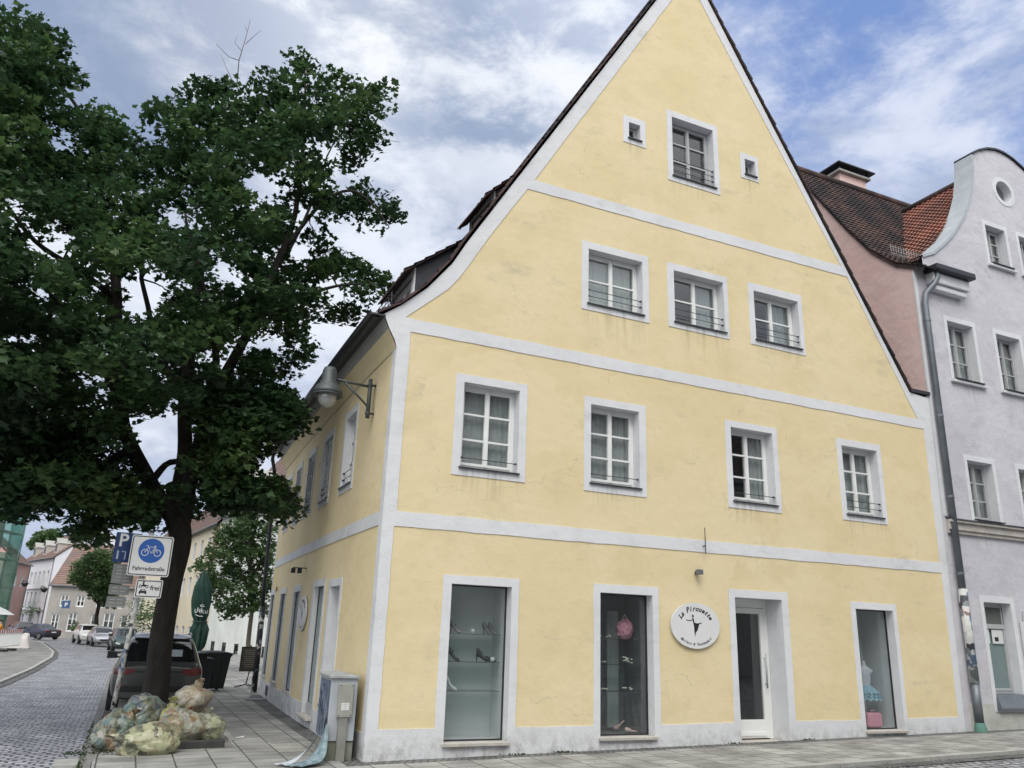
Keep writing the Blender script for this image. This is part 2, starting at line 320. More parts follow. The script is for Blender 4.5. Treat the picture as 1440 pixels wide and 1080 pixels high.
def streak_mat():
    m = bpy.data.materials.new('rain_streaks'); m.use_nodes = True; nt = m.node_tree; N = nt.nodes; L = nt.links
    b = N['Principled BSDF']; b.inputs['Base Color'].default_value = (.17, .165, .14, 1); b.inputs['Roughness'].default_value = .95
    tc = N.new('ShaderNodeTexCoord'); mp = N.new('ShaderNodeMapping'); mp.inputs['Scale'].default_value = (14, 14, .7); L.new(tc.outputs['Object'], mp.inputs[0])
    n = N.new('ShaderNodeTexNoise'); n.inputs['Scale'].default_value = 1; n.inputs['Detail'].default_value = 6; L.new(mp.outputs[0], n.inputs['Vector'])
    r = N.new('ShaderNodeMapRange'); r.inputs[1].default_value = .48; r.inputs[2].default_value = .78; r.inputs[4].default_value = .38; L.new(n.outputs['Fac'], r.inputs[0])
    at = N.new('ShaderNodeAttribute'); at.attribute_name = 'fade'; mu = N.new('ShaderNodeMath'); mu.operation = 'MULTIPLY'; L.new(r.outputs[0], mu.inputs[0]); L.new(at.outputs['Fac'], mu.inputs[1]); L.new(mu.outputs[0], b.inputs['Alpha']); return m
M['streak'] = streak_mat()
def streaks(P, s0, s1, z, h, parent, d=.0165):
    mb = MB(); n = 6; mb.grid(lambda u, v: P(s0+(s1-s0)*u, z-h*v, d), 10, n); o = mb.build('rain_streaks', M['streak'], parent)
    a = o.data.attributes.new('fade', 'FLOAT', 'POINT'); a.data.foreach_set('value', [(1-j/n)**1.3*(0 if i in (0, 10) else 1) for j in range(n+1) for i in range(11)]); return o
# ------------------------------------------------------------------ windows
def window(parent, P, s0, s1, z0, z1, depth=.2, cols=2, rows=3, fm='frame', glass='glass', sill='darkmetal', guard=0, curtain='both', room=.8, low=False, fw_=.055, revealm='white', inside='inside', sillout=.05, bars=.035, name='window'):
    """a window as a part: frame mesh with reveal, pane, sill, guard rail, curtain, room behind as sub-parts"""
    T = lambda a, b, c: P(a, c, b)      # (s, d, z)
    f = MB(); D = -depth
    top = .0
    f.box(s0, s0+fw_, D-.06, D, z0, z1, T).box(s1-fw_, s1, D-.06, D, z0, z1, T)
    f.box(s0+fw_, s1-fw_, D-.06, D-.001, z0, z0+fw_*1.2, T).box(s0+fw_, s1-fw_, D-.06, D-.001, z1-fw_, z1, T)
    a, b = s0+fw_, s1-fw_; c, d = z0+fw_*1.2, z1-fw_
    sw = (b-a)/cols
    for i in range(cols):   # sashes
        x0, x1 = a+sw*i+(.004 if i else 0), a+sw*(i+1); q = .04 if not low else .05
        f.box(x0, x0+q, D-.045, D+.012, c, d, T).box(x1-q, x1, D-.045, D+.012, c, d, T)
        f.box(x0+q, x1-q, D-.045, D+.011, c, c+q*1.2, T).box(x0+q, x1-q, D-.045, D+.011, d-q, d, T)
        for k in range(1, rows):
            z = c+(d-c)*k/rows; f.box(x0+q, x1-q, D-.04, D+.006, z-bars/2, z+bars/2, T)
    if cols == 2 and not low: f.box((s0+s1)/2-.02, (s0+s1)/2+.02, D+.0125, D+.03, c, d, T)
    w = f.build(name, M[fm], parent, bevel=0 if low else .004)
    r = MB()
    for q in ([P(s0, z0, .0), P(s0, z1, .0), P(s0, z1, D), P(s0, z0, D)], [P(s1, z0, 0), P(s1, z0, D), P(s1, z1, D), P(s1, z1, 0)],
              [P(s0, z1, 0), P(s1, z1, 0), P(s1, z1, D), P(s0, z1, D)], [P(s0, z0, 0), P(s0, z0, D), P(s1, z0, D), P(s1, z0, 0)]): r.add(q, [(0, 1, 2, 3)])
    r.build('reveal', M[revealm], w)
    MB().box(a, b, D-.03, D-.024, c, d, T).build('pane', M[glass], w)
    if room:
        m = MB(); e = D-.062
        q = [P(s0, z0, e), P(s1, z0, e), P(s1, z1, e), P(s0, z1, e), P(s0, z0, e-room), P(s1, z0, e-room), P(s1, z1, e-room), P(s0, z1, e-room)]
        m.add(q, [(4, 5, 6, 7), (0, 4, 7, 3), (1, 2, 6, 5), (3, 7, 6, 2), (0, 1, 5, 4)]); m.build('room', M[inside], w)
    if curtain:
        m = MB(); e = D-.12
        spans = {'both': [(s0+.01, s0+(s1-s0)*.36), (s1-(s1-s0)*.38, s1-.01)], 'full': [(s0+.01, s1-.01)], 'left': [(s0+.01, s0+(s1-s0)*.55)], 'right': [(s0+(s1-s0)*.5, s1-.01)]}[curtain]
        for x0, x1 in spans:
            n = max(6, int((x1-x0)/.02)); ph = random.random()*6
            m.grid(lambda u, v: P(x0+(x1-x0)*u, z0+.05+(z1-z0-.08)*v, e+.010*math.sin(u*(x1-x0)*(48+ph*3)+ph+v*.8)+.007*math.sin(u*23+ph*3)), n, 3)
        m.smooth = True; m.sm = [True]*len(m.f); m.build('curtain', M['curtain'], w)
    if sill:
        m = MB(); m.add([P(s0-.03, z0+.03, D+.01), P(s1+.03, z0+.03, D+.01), P(s1+.03, z0-.008, sillout), P(s0-.03, z0-.008, sillout), P(s0-.03, z0+.01, D+.01), P(s1+.03, z0+.01, D+.01), P(s1+.03, z0-.035, sillout), P(s0-.03, z0-.035, sillout)],
                        [(0, 3, 2, 1), (3, 7, 6, 2), (0, 4, 7, 3), (1, 2, 6, 5), (4, 5, 6, 7), (0, 1, 5, 4)]); m.build('sill', M[sill], w)
    if sill and not low: streaks(P, s0-.06, s1+.06, z0-.03, random.uniform(.45, .95), w)
    for k in range(guard):
        z = z0+.16+.13*k; m = MB(); e = -.03
        m.tube([P(s0+.005, z, e), P(s1-.005, z, e)], .007, 6); m.tube([P(s1-.03, z, e-.03), P(s1-.03, z, e+.02)], .016, 6); m.tube([P(s0+.03, z, e-.03), P(s0+.03, z, e+.02)], .016, 6)
        m.build('guard_rail', M['darkmetal'], w)
    return w
# ================================================================== yellow gabled house
H = empty('gabled_house', (0, 0, 0), label='yellow corner house with a tall steep gable, white painted bands and shop windows', cat='house')
PF = wallmap((0, 0, 0), (1, 0, 0), (0, -1, 0))
def PS(s, z, d=0):   # side wall, gently bent away from the street
    return Vector((.3*(max(s, 0)/12.6)**2-d, s, z))
APEX = (6.38, 17.45)
rakeL = [(-.27, 6.92), (.03, 7.15), (.46, 7.56), (.89, 8.13), (1.14, 8.60)]
outline = [(0, -.4), (12.75, -.4), (12.92, 7.45), (12.30, 7.51), APEX]+rakeL[::-1]+[(-.16, 6.68), (-.05, 6.49), (0, 6.33)]
OPN = {  # s0,s1,z0,z1
 'A': (1.24, 2.30, 4.48, 5.96), 'B': (3.76, 4.81, 4.48, 5.94), 'C': (6.99, 8.06, 4.47, 5.95), 'D': (9.98, 11.02, 4.48, 5.95),
 'W1': (3.69, 4.94, 7.96, 9.11), 'W2': (5.71, 6.98, 7.98, 9.11), 'W3': (7.80, 9.05, 7.99, 9.11), 'AT': (5.78, 6.90, 11.38, 12.85),
 'SL': (4.66, 4.95, 11.96, 12.34), 'SR': (7.78, 8.08, 12.0, 12.39),
 'S1': (1.21, 2.27, .22, 2.57), 'S2': (3.96, 5.04, .25, 2.57), 'DR': (6.89, 8.03, .10, 2.63), 'S3': (9.96, 11.01, .26, 2.55)}
SUR = {'A': (1.09, 2.45, 4.33, 6.10), 'B': (3.62, 4.96, 4.32, 6.08), 'C': (6.85, 8.19, 4.32, 6.08), 'D': (9.84, 11.14, 4.34, 6.10),
 'W1': (3.54, 5.09, 7.81, 9.26), 'W2': (5.55, 7.09, 7.84, 9.26), 'W3': (7.65, 9.17, 7.85, 9.28), 'AT': (5.64, 7.03, 11.23, 13.0),
 'SL': (4.52, 5.08, 11.82, 12.48), 'SR': (7.65, 8.17, 11.87, 12.53)}
holes = [rect(*OPN[k]) for k in OPN]
flat(MB(), outline, holes, PF).build('front_wall', M['yellow'], H)
E_ = lambda s: s  # keep edges crisp where masked by tape, wavering a little
comb = [(.18, .43), (1.06, .43), (1.06, 2.705), (2.405, 2.705), (2.405, .43), (3.83, .43), (3.83, 2.715), (5.17, 2.715), (5.17, .43), (6.75, .45), (6.75, 2.78), (8.19, 2.78), (8.19, .46),
        (9.83, .46), (9.83, 2.685), (11.115, 2.685), (11.115, .47), (12.60, .49), (12.63, 3.42), (.18, 3.40)]
p1 = [(.21, 3.64), (12.63, 3.635), (12.63, 6.67), (.21, 6.69)]
p2 = [(.10, 6.93), (12.47, 6.88), (10.66, 10.08), (2.33, 10.06), (1.54, 8.77), (1.04, 7.89), (.85, 7.63)]
p3 = [(2.47, 10.29), (10.50, 10.32), (6.38, 16.92)]
mb = MB()
flat(mb, outline, [rect(*OPN[k]) for k in ('S1', 'S2', 'DR', 'S3')]+[rough_edge(q) for q in (comb, p1, p2, p3)], PF, .012, .012)
for k in SUR: flat(mb, rough_edge(rect(*SUR[k]), .4, .003), [rect(*OPN[k])], PF, .013, .013)
mb.build('painted_trim', M['white'], H)
# side wall
SO = [(11.62, 12.40, .48, 2.66), (9.22, 10.1, .48, 2.62), (6.85, 7.72, .42, 2.60), (4.02, 5.05, .18, 2.62), (2.55, 3.40, .5, 2.57)]
UO = [(2.50, 3.40, 4.47, 5.86), (4.68, 5.58, 4.47, 5.84), (6.78, 7.66, 4.47, 5.84), (8.78, 9.60, 4.47, 5.84), (10.6, 11.4, 4.47, 5.84)]
side = [(0, -.4), (12.6, -.4), (12.6, 6.45), (0, 6.45)]
cuts = [i*.9 for i in range(1, 14)]
flat(MB(), side, [rect(*q) for q in SO+UO], PS, 0, 0, cuts).build('side_wall', M['yellow'], H)
gc = [(.20, .36)]
for (a, b, c, d) in sorted(SO):
    gc += [(a-.14, .36), (a-.14, d+.14), (b+.14, d+.14), (b+.14, .36)] if a > 2.6 or True else []
gc += [(12.5, .40), (12.5, 3.42), (.20, 3.42)]
gu = [(.20, 3.64), (12.5, 3.62), (12.5, 6.36), (.20, 6.36)]
mb = MB(); flat(mb, side, [rect(*q) for q in SO]+[gc, gu], PS, .012, .012, cuts)
for (a, b, c, d) in UO: flat(mb, rect(a-.13, b+.13, c-.14, d+.14), [rect(a, b, c, d)], PS, .013, .013, cuts)
mb.build('painted_trim', M['plinth'], H)
# cornice cove along the side, gutter, downpipe
cp = [(0, 6.36), (.05, 6.49), (.16, 6.68), (.27, 6.91)]
mb = MB()
def cov(u, v):
    k = v*3; i = min(2, int(k)); t = k-i; a, b = cp[i], cp[i+1]
    return PS(.006+12.6*u, a[1]+(b[1]-a[1])*t, a[0]+(b[0]-a[0])*t+.014)
mb.grid(cov, 14, 9, keep=lambda u, v: v > .62); mb.build('cornice', M['cove'], H)
mb = MB(); mb.grid(cov, 14, 9, keep=lambda u, v: v < .62); mb.build('curved_wall_head', M['yellow'], H)
mb = MB(); mb.box(.25, .52, -.04, 12.6, 6.865, 6.90, lambda a, b, c: PS(b, c, a)); mb.build('soffit_board', M['darkmetal'], H)
mb = MB(); mb.smooth = True
mb.grid(lambda u, v: PS(-.03+12.7*u, 6.95-.12*math.sin(v*math.pi), .40+.115*math.cos(v*math.pi)), 14, 8)
mb.grid(lambda u, v: PS(-.03+12.7*u, 6.955-.112*math.sin(v*math.pi), .40+.108*math.cos(v*math.pi)), 14, 8)
mb.smooth = False
mb.grid(lambda u, v: PS(-.02+12.7*u, 6.86+.09*v, .285+.012*v), 14, 1)
mb.build('gutter', M['darkmetal'], H)
mb = MB(); mb.tube([(-.12, 12.72, 6.88), (-.12, 12.75, 6.7), (.02, 12.95, 6.35), (.07, 12.98, 6.0), (.12, 12.99, 3.2), (.16, 13.0, 2.3)], .055, 10)
dp = mb.build('downpipe', M['darkmetal'], H)
MB().tube([(.16, 13.0, 2.35), (.2, 13.0, -.1)], .085, 12).build('downpipe_shaft', sticker_mat('stickered_pipe', (.02, .02, .022), 11, .32), H)
# ---- roof
def tiled(mb, prof, u0, u1, P, row=.30, wave=.2, amp=.014, keep=None, step=.028, thick=.045, nsub=4):
    """rows of clay tiles over a profile of (a,z) points; P(u,a,z)->world; a runs up the slope"""
    pts = [Vector(p) for p in prof]; L = [0]
    for i in range(1, len(pts)): L.append(L[-1]+(pts[i]-pts[i-1]).length)
    def at(l):
        l = min(max(l, 0), L[-1])
        for i in range(1, len(pts)):
            if l <= L[i]+1e-9:
                t = (l-L[i-1])/(L[i]-L[i-1]); d = (pts[i]-pts[i-1]).normalized(); return pts[i-1].lerp(pts[i], t), Vector((-d.y, d.x))
        return pts[-1], Vector((0, 1))
    sgn = 1 if pts[-1].x > pts[0].x else -1
    nr = int(L[-1]/row); nu = max(1, int(abs(u1-u0)/wave*nsub))
    for r_ in range(nr+1):
        a, na = at(r_*row-.02); b, nb = at((r_+1)*row)
        if sgn < 0: na, nb = -na, -nb
        vs = []
        for p, n, h in ((a, na, 0), (a, na, thick*.5+step), (b, nb, .0+thick*.2)):
            for i in range(nu+1):
                u = u0+(u1-u0)*i/nu; w = amp*math.sin(2*math.pi*i/nsub) if h > 0 else 0
                q = p+n*(h+w); vs.append((u, q.x, q.y))
        w_ = nu+1; fs = [(j*w_+i, j*w_+i+1, (j+1)*w_+i+1, (j+1)*w_+i) for j in range(2) for i in range(nu)]
        if keep: fs = [f for f in fs if keep(*[sum(vs[i][k] for i in f)/4 for k in range(3)])]
        mb.add([P(*v) for v in vs], fs)
    return mb
off = .05
profL = [(-.36, 6.93), (.03, 7.19), (.44, 7.62), (.86, 8.19), (1.10, 8.66), (6.38, 17.54)]
profR = [(12.34, 7.52), (6.38, 17.54)]
PR = lambda u, a, z: Vector((a+.46*max(u, 0)/12.6*min(1, max(0, (12.34-a)/5.96)), u, z-.05*math.sin(max(0, u)/12.6*math.pi)))
mb = MB()
tiled(mb, profL, -.055, 12.7, PR, .3, .21, .010, thick=.02, step=.02); tiled(mb, profR, -.055, 12.7, PR, .3, .21, .010, thick=.02, step=.02)
# underside board and verge
for prof in (profL, profR):
    for (a, b) in zip(prof[:-1], prof[1:]):
        mb.add([(a[0], -.05, a[1]-.01), (b[0], -.05, b[1]-.01), PR(12.7, b[0], b[1]-.01), PR(12.7, a[0], a[1]-.01)], [(0, 1, 2, 3)])
        d = (Vector(b)-Vector(a)).normalized(); n = Vector((-d.y, d.x))*(1 if b[0] > a[0] else -1)
        k = max(1, int((Vector(b)-Vector(a)).length/.3))
        for i in range(k):
            p = Vector(a).lerp(Vector(b), i/k); q = Vector(a).lerp(Vector(b), (i+1)/k+.0)
            h0, h1 = .05, .02
            v = [(p.x, p.y), (q.x, q.y), (q.x+n.x*h1, q.y+n.y*h1), (p.x+n.x*h0, p.y+n.y*h0)]
            yy = -.058+random.uniform(-.012, .006)
            mb.add([(x, yy, z-.012) for x, z in v]+[(x, .02, z-.012) for x, z in v], [(0, 1, 2, 3), (4, 7, 6, 5), (0, 3, 7, 4), (3, 2, 6, 7), (0, 4, 5, 1)])
roof = mb.build('roof', M['oldtile'], H)
MB().tube([(6.38, -.06, 17.55), (6.84, 12.7, 17.55)], .09, 10).build('ridge_tiles', M['oldtile'], roof)
mb = MB(); mb.box(12.31, 12.95, -.05, 12.6, 7.52, 7.60); mb.build('valley_flashing', M['darkmetal'], roof)
# rear gable wall
flat(MB(), [(.3, -.4), (12.75, -.4), (12.92, 7.45), (12.3, 7.5), APEX]+rakeL[::-1]+[(.3, 6.5)], [], lambda s, z, d=0: PR(12.6, s, z)-Vector((0, 0, .02))).build('rear_wall', M['yellow'], H)
MB().add([(12.76, 0, -.4), (12.76, 12.6, -.4), (12.92, 12.6, 7.5), (12.92, 0, 7.5)], [(0, 1, 2, 3)]).build('party_wall', M['yellow'], H)
# snow guard along the left eave
mb = MB(); 
for z in (0, .09, .18): mb.tube([(-.16-.0, -.02, 7.17+z), (-.16, 12.5, 7.17+z)], .008, 5)
for i in range(60): y = .02+i*.2; mb.tube([(-.16, y, 7.02), (-.16, y, 7.36)], .006 if i % 4 else .012, 5)
mb.build('snow_guard', M['darkmetal'], roof)
# dormers on the left slope
def dormer(xf, zf, xb, zb, y0, w, zs):
    """front face at x=xf looking -X; roof from (xf,zf) up to (xb,zb); sill height zs"""
    d = MB(); h = .02
    for y in (y0, y0+w):
        s = -1 if y == y0 else 1
        pass
    d.add([(xf+.03, y0, zs), (xf+.03, y0, zf), (xb, y0, zb), (xf+.03, y0+w, zs), (xf+.03, y0+w, zf), (xb, y0+w, zb)], [(0, 1, 2), (3, 5, 4), (0, 2, 5, 3), (1, 4, 5, 2)])
    dm = d.build('dormer', M['slate'], H)
    PD = wallmap((xf, y0, 0), (0, 1, 0), (-1, 0, 0))
    flat(MB(), rect(0, w, zs, zf), [rect(.14, w-.14, zs+.1, zf-.16)], PD, 0, .03).build('dormer_front', M['white'], dm)
    window(dm, PD, .14, w-.14, zs+.1, zf-.16, .06, 2, 2, sill=None, curtain='full', room=.3, low=True)
    dx, dz = xb-xf, zb-zf; L = math.hypot(dx, dz)
    r_ = MB(); x1, z1 = xf-.22, zf-.22*dz/dx+.03
    tiled(r_, [(x1, z1), (xb+.05, zb+.06)], y0-.16, y0+w+.16, PR, .25, .21, .014, thick=.02, step=.02)
    r_.box(0, 1, 0, 1, 0, 1, lambda a, b, c: Vector((x1+(xb-x1)*a, y0-.13+(w+.26)*b, z1+(zb+.03-z1)*a-.045+.04*c))); r_.build('dormer_roof', M['oldtile'], dm)
dormer(.36, 8.17, 1.36, 8.98, .55, 1.5, 7.45)
dormer(1.86, 10.18, 2.44, 10.78, .55, 1.3, 9.5)
# ---- windows
for k in 'ABCD':
    window(H, PF, *OPN[k], .20, 2, 3, guard=2 if k == 'D' else 1, curtain={'A': 'full', 'B': 'full', 'C': 'right', 'D': 'full'}[k])
for k in ('W1', 'W2', 'W3'): window(H, PF, *OPN[k], .20, 2, 2, guard=2, curtain='full' if k == 'W1' else 'right')
window(H, PF, *OPN['AT'], .20, 2, 3, fm='greyframe', guard=3, curtain=None)
for k in ('SL', 'SR'): window(H, PF, *OPN[k], .16, 1, 1, fm='greyframe', curtain=None, room=.3, fw_=.03)
for q in UO: window(H, PS, *q, .12 if q[0] < 3 else .05, 2, 3, fm='frame' if q[0] < 3 else 'greyframe', guard=2, curtain='full', room=.5)
def shop(P, q, depth, inside_, room, sill='stonesill', out=.07, parent=H, glass='shopglass'):
    s0, s1, z0, z1 = q; D = -depth; T = lambda a, b, c: P(a, c, b)
    f = MB(); t = .022
    f.box(s0, s0+t, D-.03, D, z0, z1, T).box(s1-t, s1, D-.03, D, z0, z1, T).box(s0+t, s1-t, D-.03, D, z1-t, z1, T).box(s0+t, s1-t, D-.03, D, z0, z0+t, T)
    w = f.build('shop_window', M['darkmetal'], parent)
    MB().box(s0+t, s1-t, D-.02, D-.012, z0+t, z1-t, T).build('pane', M[glass], w)
    r = MB()
    for v in ([P(s0, z0, .0), P(s0, z1, .0), P(s0, z1, D), P(s0, z0, D)], [P(s1, z0, 0), P(s1, z0, D), P(s1, z1, D), P(s1, z1, 0)], [P(s0, z1, 0), P(s1, z1, 0), P(s1, z1, D), P(s0, z1, D)]): r.add(v, [(0, 1, 2, 3)])
    r.build('reveal', M['white'], w)
    e = D-.031; a, b = s0-.0, s1+.0
    m = MB(); v = [P(a, z0, e), P(b, z0, e), P(b, z1, e), P(a, z1, e), P(a, z0, e-room), P(b, z0, e-room), P(b, z1, e-room), P(a, z1, e-room)]
    m.add(v, [(4, 5, 6, 7), (0, 4, 7, 3), (1, 2, 6, 5), (3, 7, 6, 2), (0, 1, 5, 4)]); m.build('display_niche', M[inside_], w)
    MB().box(s0-.03, s1+.03, D, out, z0-.05, z0-.001, T).build('sill', M[sill], w, bevel=.006)
    streaks(P, s0-.05, s1+.05, z0-.05, .22, w)
    return w
w1 = shop(PF, OPN['S1'], .18, 'inside2', .50); w2 = shop(PF, OPN['S2'], .18, 'inside3', .72); w3 = shop(PF, OPN['S3'], .18, 'inside2', .66)
for q in SO[:3]: shop(PS, q, .04, 'inside2', .4, out=.05, glass='frost')
for q in SO[3:4]:
    w = shop(PS, q, .09, 'inside2', .4, out=.12, glass='frost'); MB().box(q[0]+.03, q[1]-.03, -.089, -.06, q[2]+.002, q[2]+.20, lambda a, b, c: PS(a, c, b)).build('threshold', M['greyframe'], w)
shop(PS, SO[4], .2, 'inside2', .4, out=.04)
glassm = glass_mat('shelf_glass', (.55, .72, .68), .12)
for w_, q in ((w1, (1.24, 2.24)), (w2, (3.99, 5.01))):
    for z in (.93, 1.37, 1.80):
        MB().box(q[0], q[1], .30, .62, z, z+.010).build('glass_shelf', glassm, w_)
MB().box(4.62, 4.86, .85, .9, .3, 2.3).build('display_panel', M['curtain'], w2)
MB().box(9.99, 10.45, .82, .85, .5, 2.0).build('display_panel', mat('violet_grey_panel', (.14, .10, .13), .9), w3)
mb = MB()
for i in range(9): mb.box(10.0, 10.42, .5, .53, 1.98+i*.06, 2.01+i*.06)
mb.build('shutter_reflection', mat('slat_reflection', (.25, .27, .27), .8), w3)  # slats model the shutter reflected in the top of the glass
# entrance door
T = lambda a, b, c: PF(a, c, b); s0, s1, z0, z1 = OPN['DR']; D = -.43
r = MB()
for v in ([PF(s0, z0, .0), PF(s0, z1, .0), PF(s0, z1, D), PF(s0, z0, D)], [PF(s1, z0, 0), PF(s1, z0, D), PF(s1, z1, D), PF(s1, z1, 0)], [PF(s0, z1, 0), PF(s1, z1, 0), PF(s1, z1, D), PF(s0, z1, D)]): r.add(v, [(0, 1, 2, 3)])
d = MB(); d.box(s0, s0+.07, D-.06, D, z0, z1, T).box(s1-.09, s1, D-.06, D, z0, z1, T).box(s0+.07, s1-.09, D-.06, D, z1-.16, z1, T)
a, b = s0+.075, s1-.095
d.box(a, a+.09, D-.05, D+.012, z0+.02, z1-.165, T).box(b-.10, b, D-.05, D+.012, z0+.02, z1-.165, T).box(a+.09, b-.10, D-.05, D+.011, z1-.27, z1-.165, T).box(a+.09, b-.10, D-.05, D+.011, z0+.02, z0+.34, T)
d.box(a+.09, b-.1, D+.0115, D+.03, z0+.06, z0+.13, T)
door = d.build('entrance_door', M['frame'], H, bevel=.005); r.build('reveal', M['white'], door)
MB().box(a+.09, b-.10, D-.03, D-.022, z0+.34, z1-.27, T).build('pane', M['glass'], door)
m = MB(); e = D-.07
v = [PF(s0, z0, e), PF(s1, z0, e), PF(s1, z1, e), PF(s0, z1, e), PF(s0, z0, e-1.8), PF(s1+.6, z0, e-1.8), PF(s1+.6, z1, e-1.8), PF(s0, z1, e-1.8)]
m.add(v, [(4, 5, 6, 7), (0, 4, 7, 3), (1, 2, 6, 5), (3, 7, 6, 2), (0, 1, 5, 4)]); m.build('shop_room', M['inside3'], door)
m = MB(); m.tube([PF(b-.05, 1.0, D+.07), PF(b-.05, 1.62, D+.07)], .016, 8); m.tube([PF(b-.05, 1.08, D), PF(b-.05, 1.08, D+.07)], .01); m.tube([PF(b-.05, 1.54, D), PF(b-.05, 1.54, D+.07)], .01); m.build('handle', M['zinclight'], door)
MB().box(s0-.0, s1+.0, D, .10, -.05, z0-.002, T).build('doorstep', M['stonesill'], H, bevel=.008)
# basement vent at the side
MB().box(10.55, 10.95, .013, .03, .06, .30, lambda a, b, c: PS(a, c, b)).build('vent_grille', M['darkmetal'], H)
# ================================================================== things fixed to or standing in the shop
# round sign
def ballet_sign(P, rx, rz, name, label, back=.02):
    o = MB(); n = 40; T_ = lambda s, z, d: P(s, z, d)
    pts = circ(0, 0, rx, rz, n); flat(o, pts, [], T_, back+.03, .03); 
    s = o.build(name, M['signwhite']); tag(s, label, 'sign')
    k = MB(); d = back+.0325; Q = lambda x, y: P(x, y, d)
    def dancer(mb, sc):
        sk = lambda pts, w: stroke(mb, [(x*sc, y*sc) for x, y in pts], w*sc, Q)
        mb.add([Q(x*sc, y*sc) for x, y in circ(-.06, .155, .020, .024, 10)], [list(range(10))])
        flat(mb, [(x*sc, y*sc) for x, y in [(-.075, .12), (-.045, .125), (-.03, .05), (.03, .03), (.075, .04), (.055, -.02), (.03, -.08), (-.01, -.12), (-.025, -.19), (-.035, -.12), (-.04, -.02), (-.055, .05)]], [], lambda x, y, _=0: Q(x, y))
        sk([(-.20, .088), (-.14, .075), (-.06, .095)], .014); sk([(.02, .03), (.06, .032), (.12, .045)], .016)
    dancer(k, rz/.40*1.05)
    rs = rz/.40
    def arc(str_, size, rad, mid, span, up_=True, bold=.004):
        n_ = len(str_)
        for i, c in enumerate(str_):
            if c == ' ': continue
            a = mid-span/2+span*(i+.5)/n_ if not up_ else mid+span/2-span*(i+.5)/n_
            ar = R(a); cx, cy = math.cos(ar)*rad*rx/rz, math.sin(ar)*rad; rot = ar-math.pi/2 if up_ else ar+math.pi/2
            v, f = text_polys(c, size, .35, bold); cr_, sr = math.cos(rot), math.sin(rot)
            k.add([Q(cx+x*cr_-y*sr, cy+x*sr+y*cr_) for x, y in v], f)
    arc('La Pirouette', .122*rs, .255*rs, 91, 132); arc('Ballett & Tanzbedarf', .066*rs, .345*rs, 270, 96, False, .0015)
    k.build('lettering', M['signblack'], s); return s
PDisc = lambda x, y, d=0: PF(5.94+x, 2.085+y, d)
ballet_sign(PDisc, .54, .40, 'shop_sign', 'round white shop sign with a black dancer and script lettering beside the entrance door')
ballet_sign(lambda x, y, d=0: PS(6.0-x, 2.10+y, d), .45, .37, 'shop_sign', 'round white dancer sign on the shaded side wall, seen almost edge on')
# small wall lamp over the sign
t = empty('wall_spotlight', tuple(PF(6.02, 3.02, 0)), label='small grey cube spotlight on the gable wall above the round sign', cat='lamp')
MB().box(-.05, .05, -.16, -.05, -.03, .06).build('lamp_housing', M['zinc'], t, bevel=.008); MB().box(-.03, .02, -.05, .0, -.03, .03).build('bracket', M['darkmetal'], t); MB().box(-.04, .04, -.155, -.06, -.034, -.0305).build('lens', M['stonesill'], t)
t = empty('wall_spotlight', tuple(PS(6.31, 3.02, 0)), label='small dark double spotlight on the side wall above the edge-on sign', cat='lamp')
for k in range(2): MB().box(-.34+.14*k, -.25+.14*k, -.05, .05, -.06, .05).build('lamp_housing', M['darkmetal'], t, bevel=.01)
MB().box(-.3, -.0, -.02, .02, .05, .07).build('bracket', M['darkmetal'], t)
# banner rod on the gable band
t = empty('banner_rod', tuple(PF(6.19, 3.5, 0)), label='thin upright iron rod on a hook in the white band above the round sign', cat='rod')
MB().tube([(0, -.09, -.12), (0, -.09, .36)], .009, 6).build('rod', M['darkmetal'], t); MB().tube([(0, 0, .02), (0, -.09, .02), (-.05, -.12, .02)], .01, 6).build('hook', M['darkmetal'], t)
MB().box(-.03, .03, .03, .06, 0, .12, lambda a, b, c: PS(10.9+a, 2.72+c, b)).build('wall_plaque', mat('rust_red', (.2, .05, .03), .7)); tag(bpy.data.objects['wall_plaque'], 'small rust red plaque high on the side wall between the far windows', 'plaque')
# ---- display goods
def shoe(name, x, y, z, m_, rz, label, heel=.06, L=.22, tall=.09, up=0, mirror=1):
    bm = MB(); bm.smooth = True
    st = [(0, .030, .0+heel, tall+heel*.8), (.05, .034, heel*.9, tall*.95+heel*.6), (.11, .036, heel*.35, tall*.45+heel*.3), (.16, .042, .002, tall*.42), (.20, .036, 0, tall*.32), (L, .012, .006, tall*.15)]
    vs = []
    for (a, w, zb, zt) in st:
        for k in range(10):
            t_ = k*2*math.pi/10; vs.append((a, w*math.cos(t_)*mirror, (zb+zt)/2+(zt-zb)/2*math.sin(t_)))
    fs = [(i*10+k, i*10+(k+1) % 10, (i+1)*10+(k+1) % 10, (i+1)*10+k) for i in range(len(st)-1) for k in range(10)]+[tuple(range(10))[::-1], tuple(50+k for k in range(10))]
    bm.add(vs, fs); e = empty(name, (x, y, z), rz, label=label, cat='shoe')
    if up: e.rotation_euler = (0, -up, rz)
    bm.build('upper', m_, e)
    if heel > .03: MB().tube([(.012, 0, heel+.01), (.008, 0, 0)], [.014, .007], 8).build('heel', m_, e)
    MB().tube([(.10, -.02, tall*.62+heel*.4), (.085, 0, tall*.8+heel*.4), (.10, .02, tall*.62+heel*.4)], .006, 6).build('strap', m_, e)
    return e
gy = mat('grey_satin', (.12, .12, .13), .4, spec=.6); bk = mat('black_leather', (.02, .02, .022), .4); wh = mat('white_satin', (.6, .6, .6), .5); pk = mat('pink_satin', (.62, .28, .36), .6, var=.15, vscale=12); pale = mat('pale_pink', (.6, .42, .42), .6)
shoe('dance_shoe', 1.36, .34, 1.812, gy, R(-60), 'tall grey heeled shoe at the left end of the top glass shelf', .1, tall=.13)
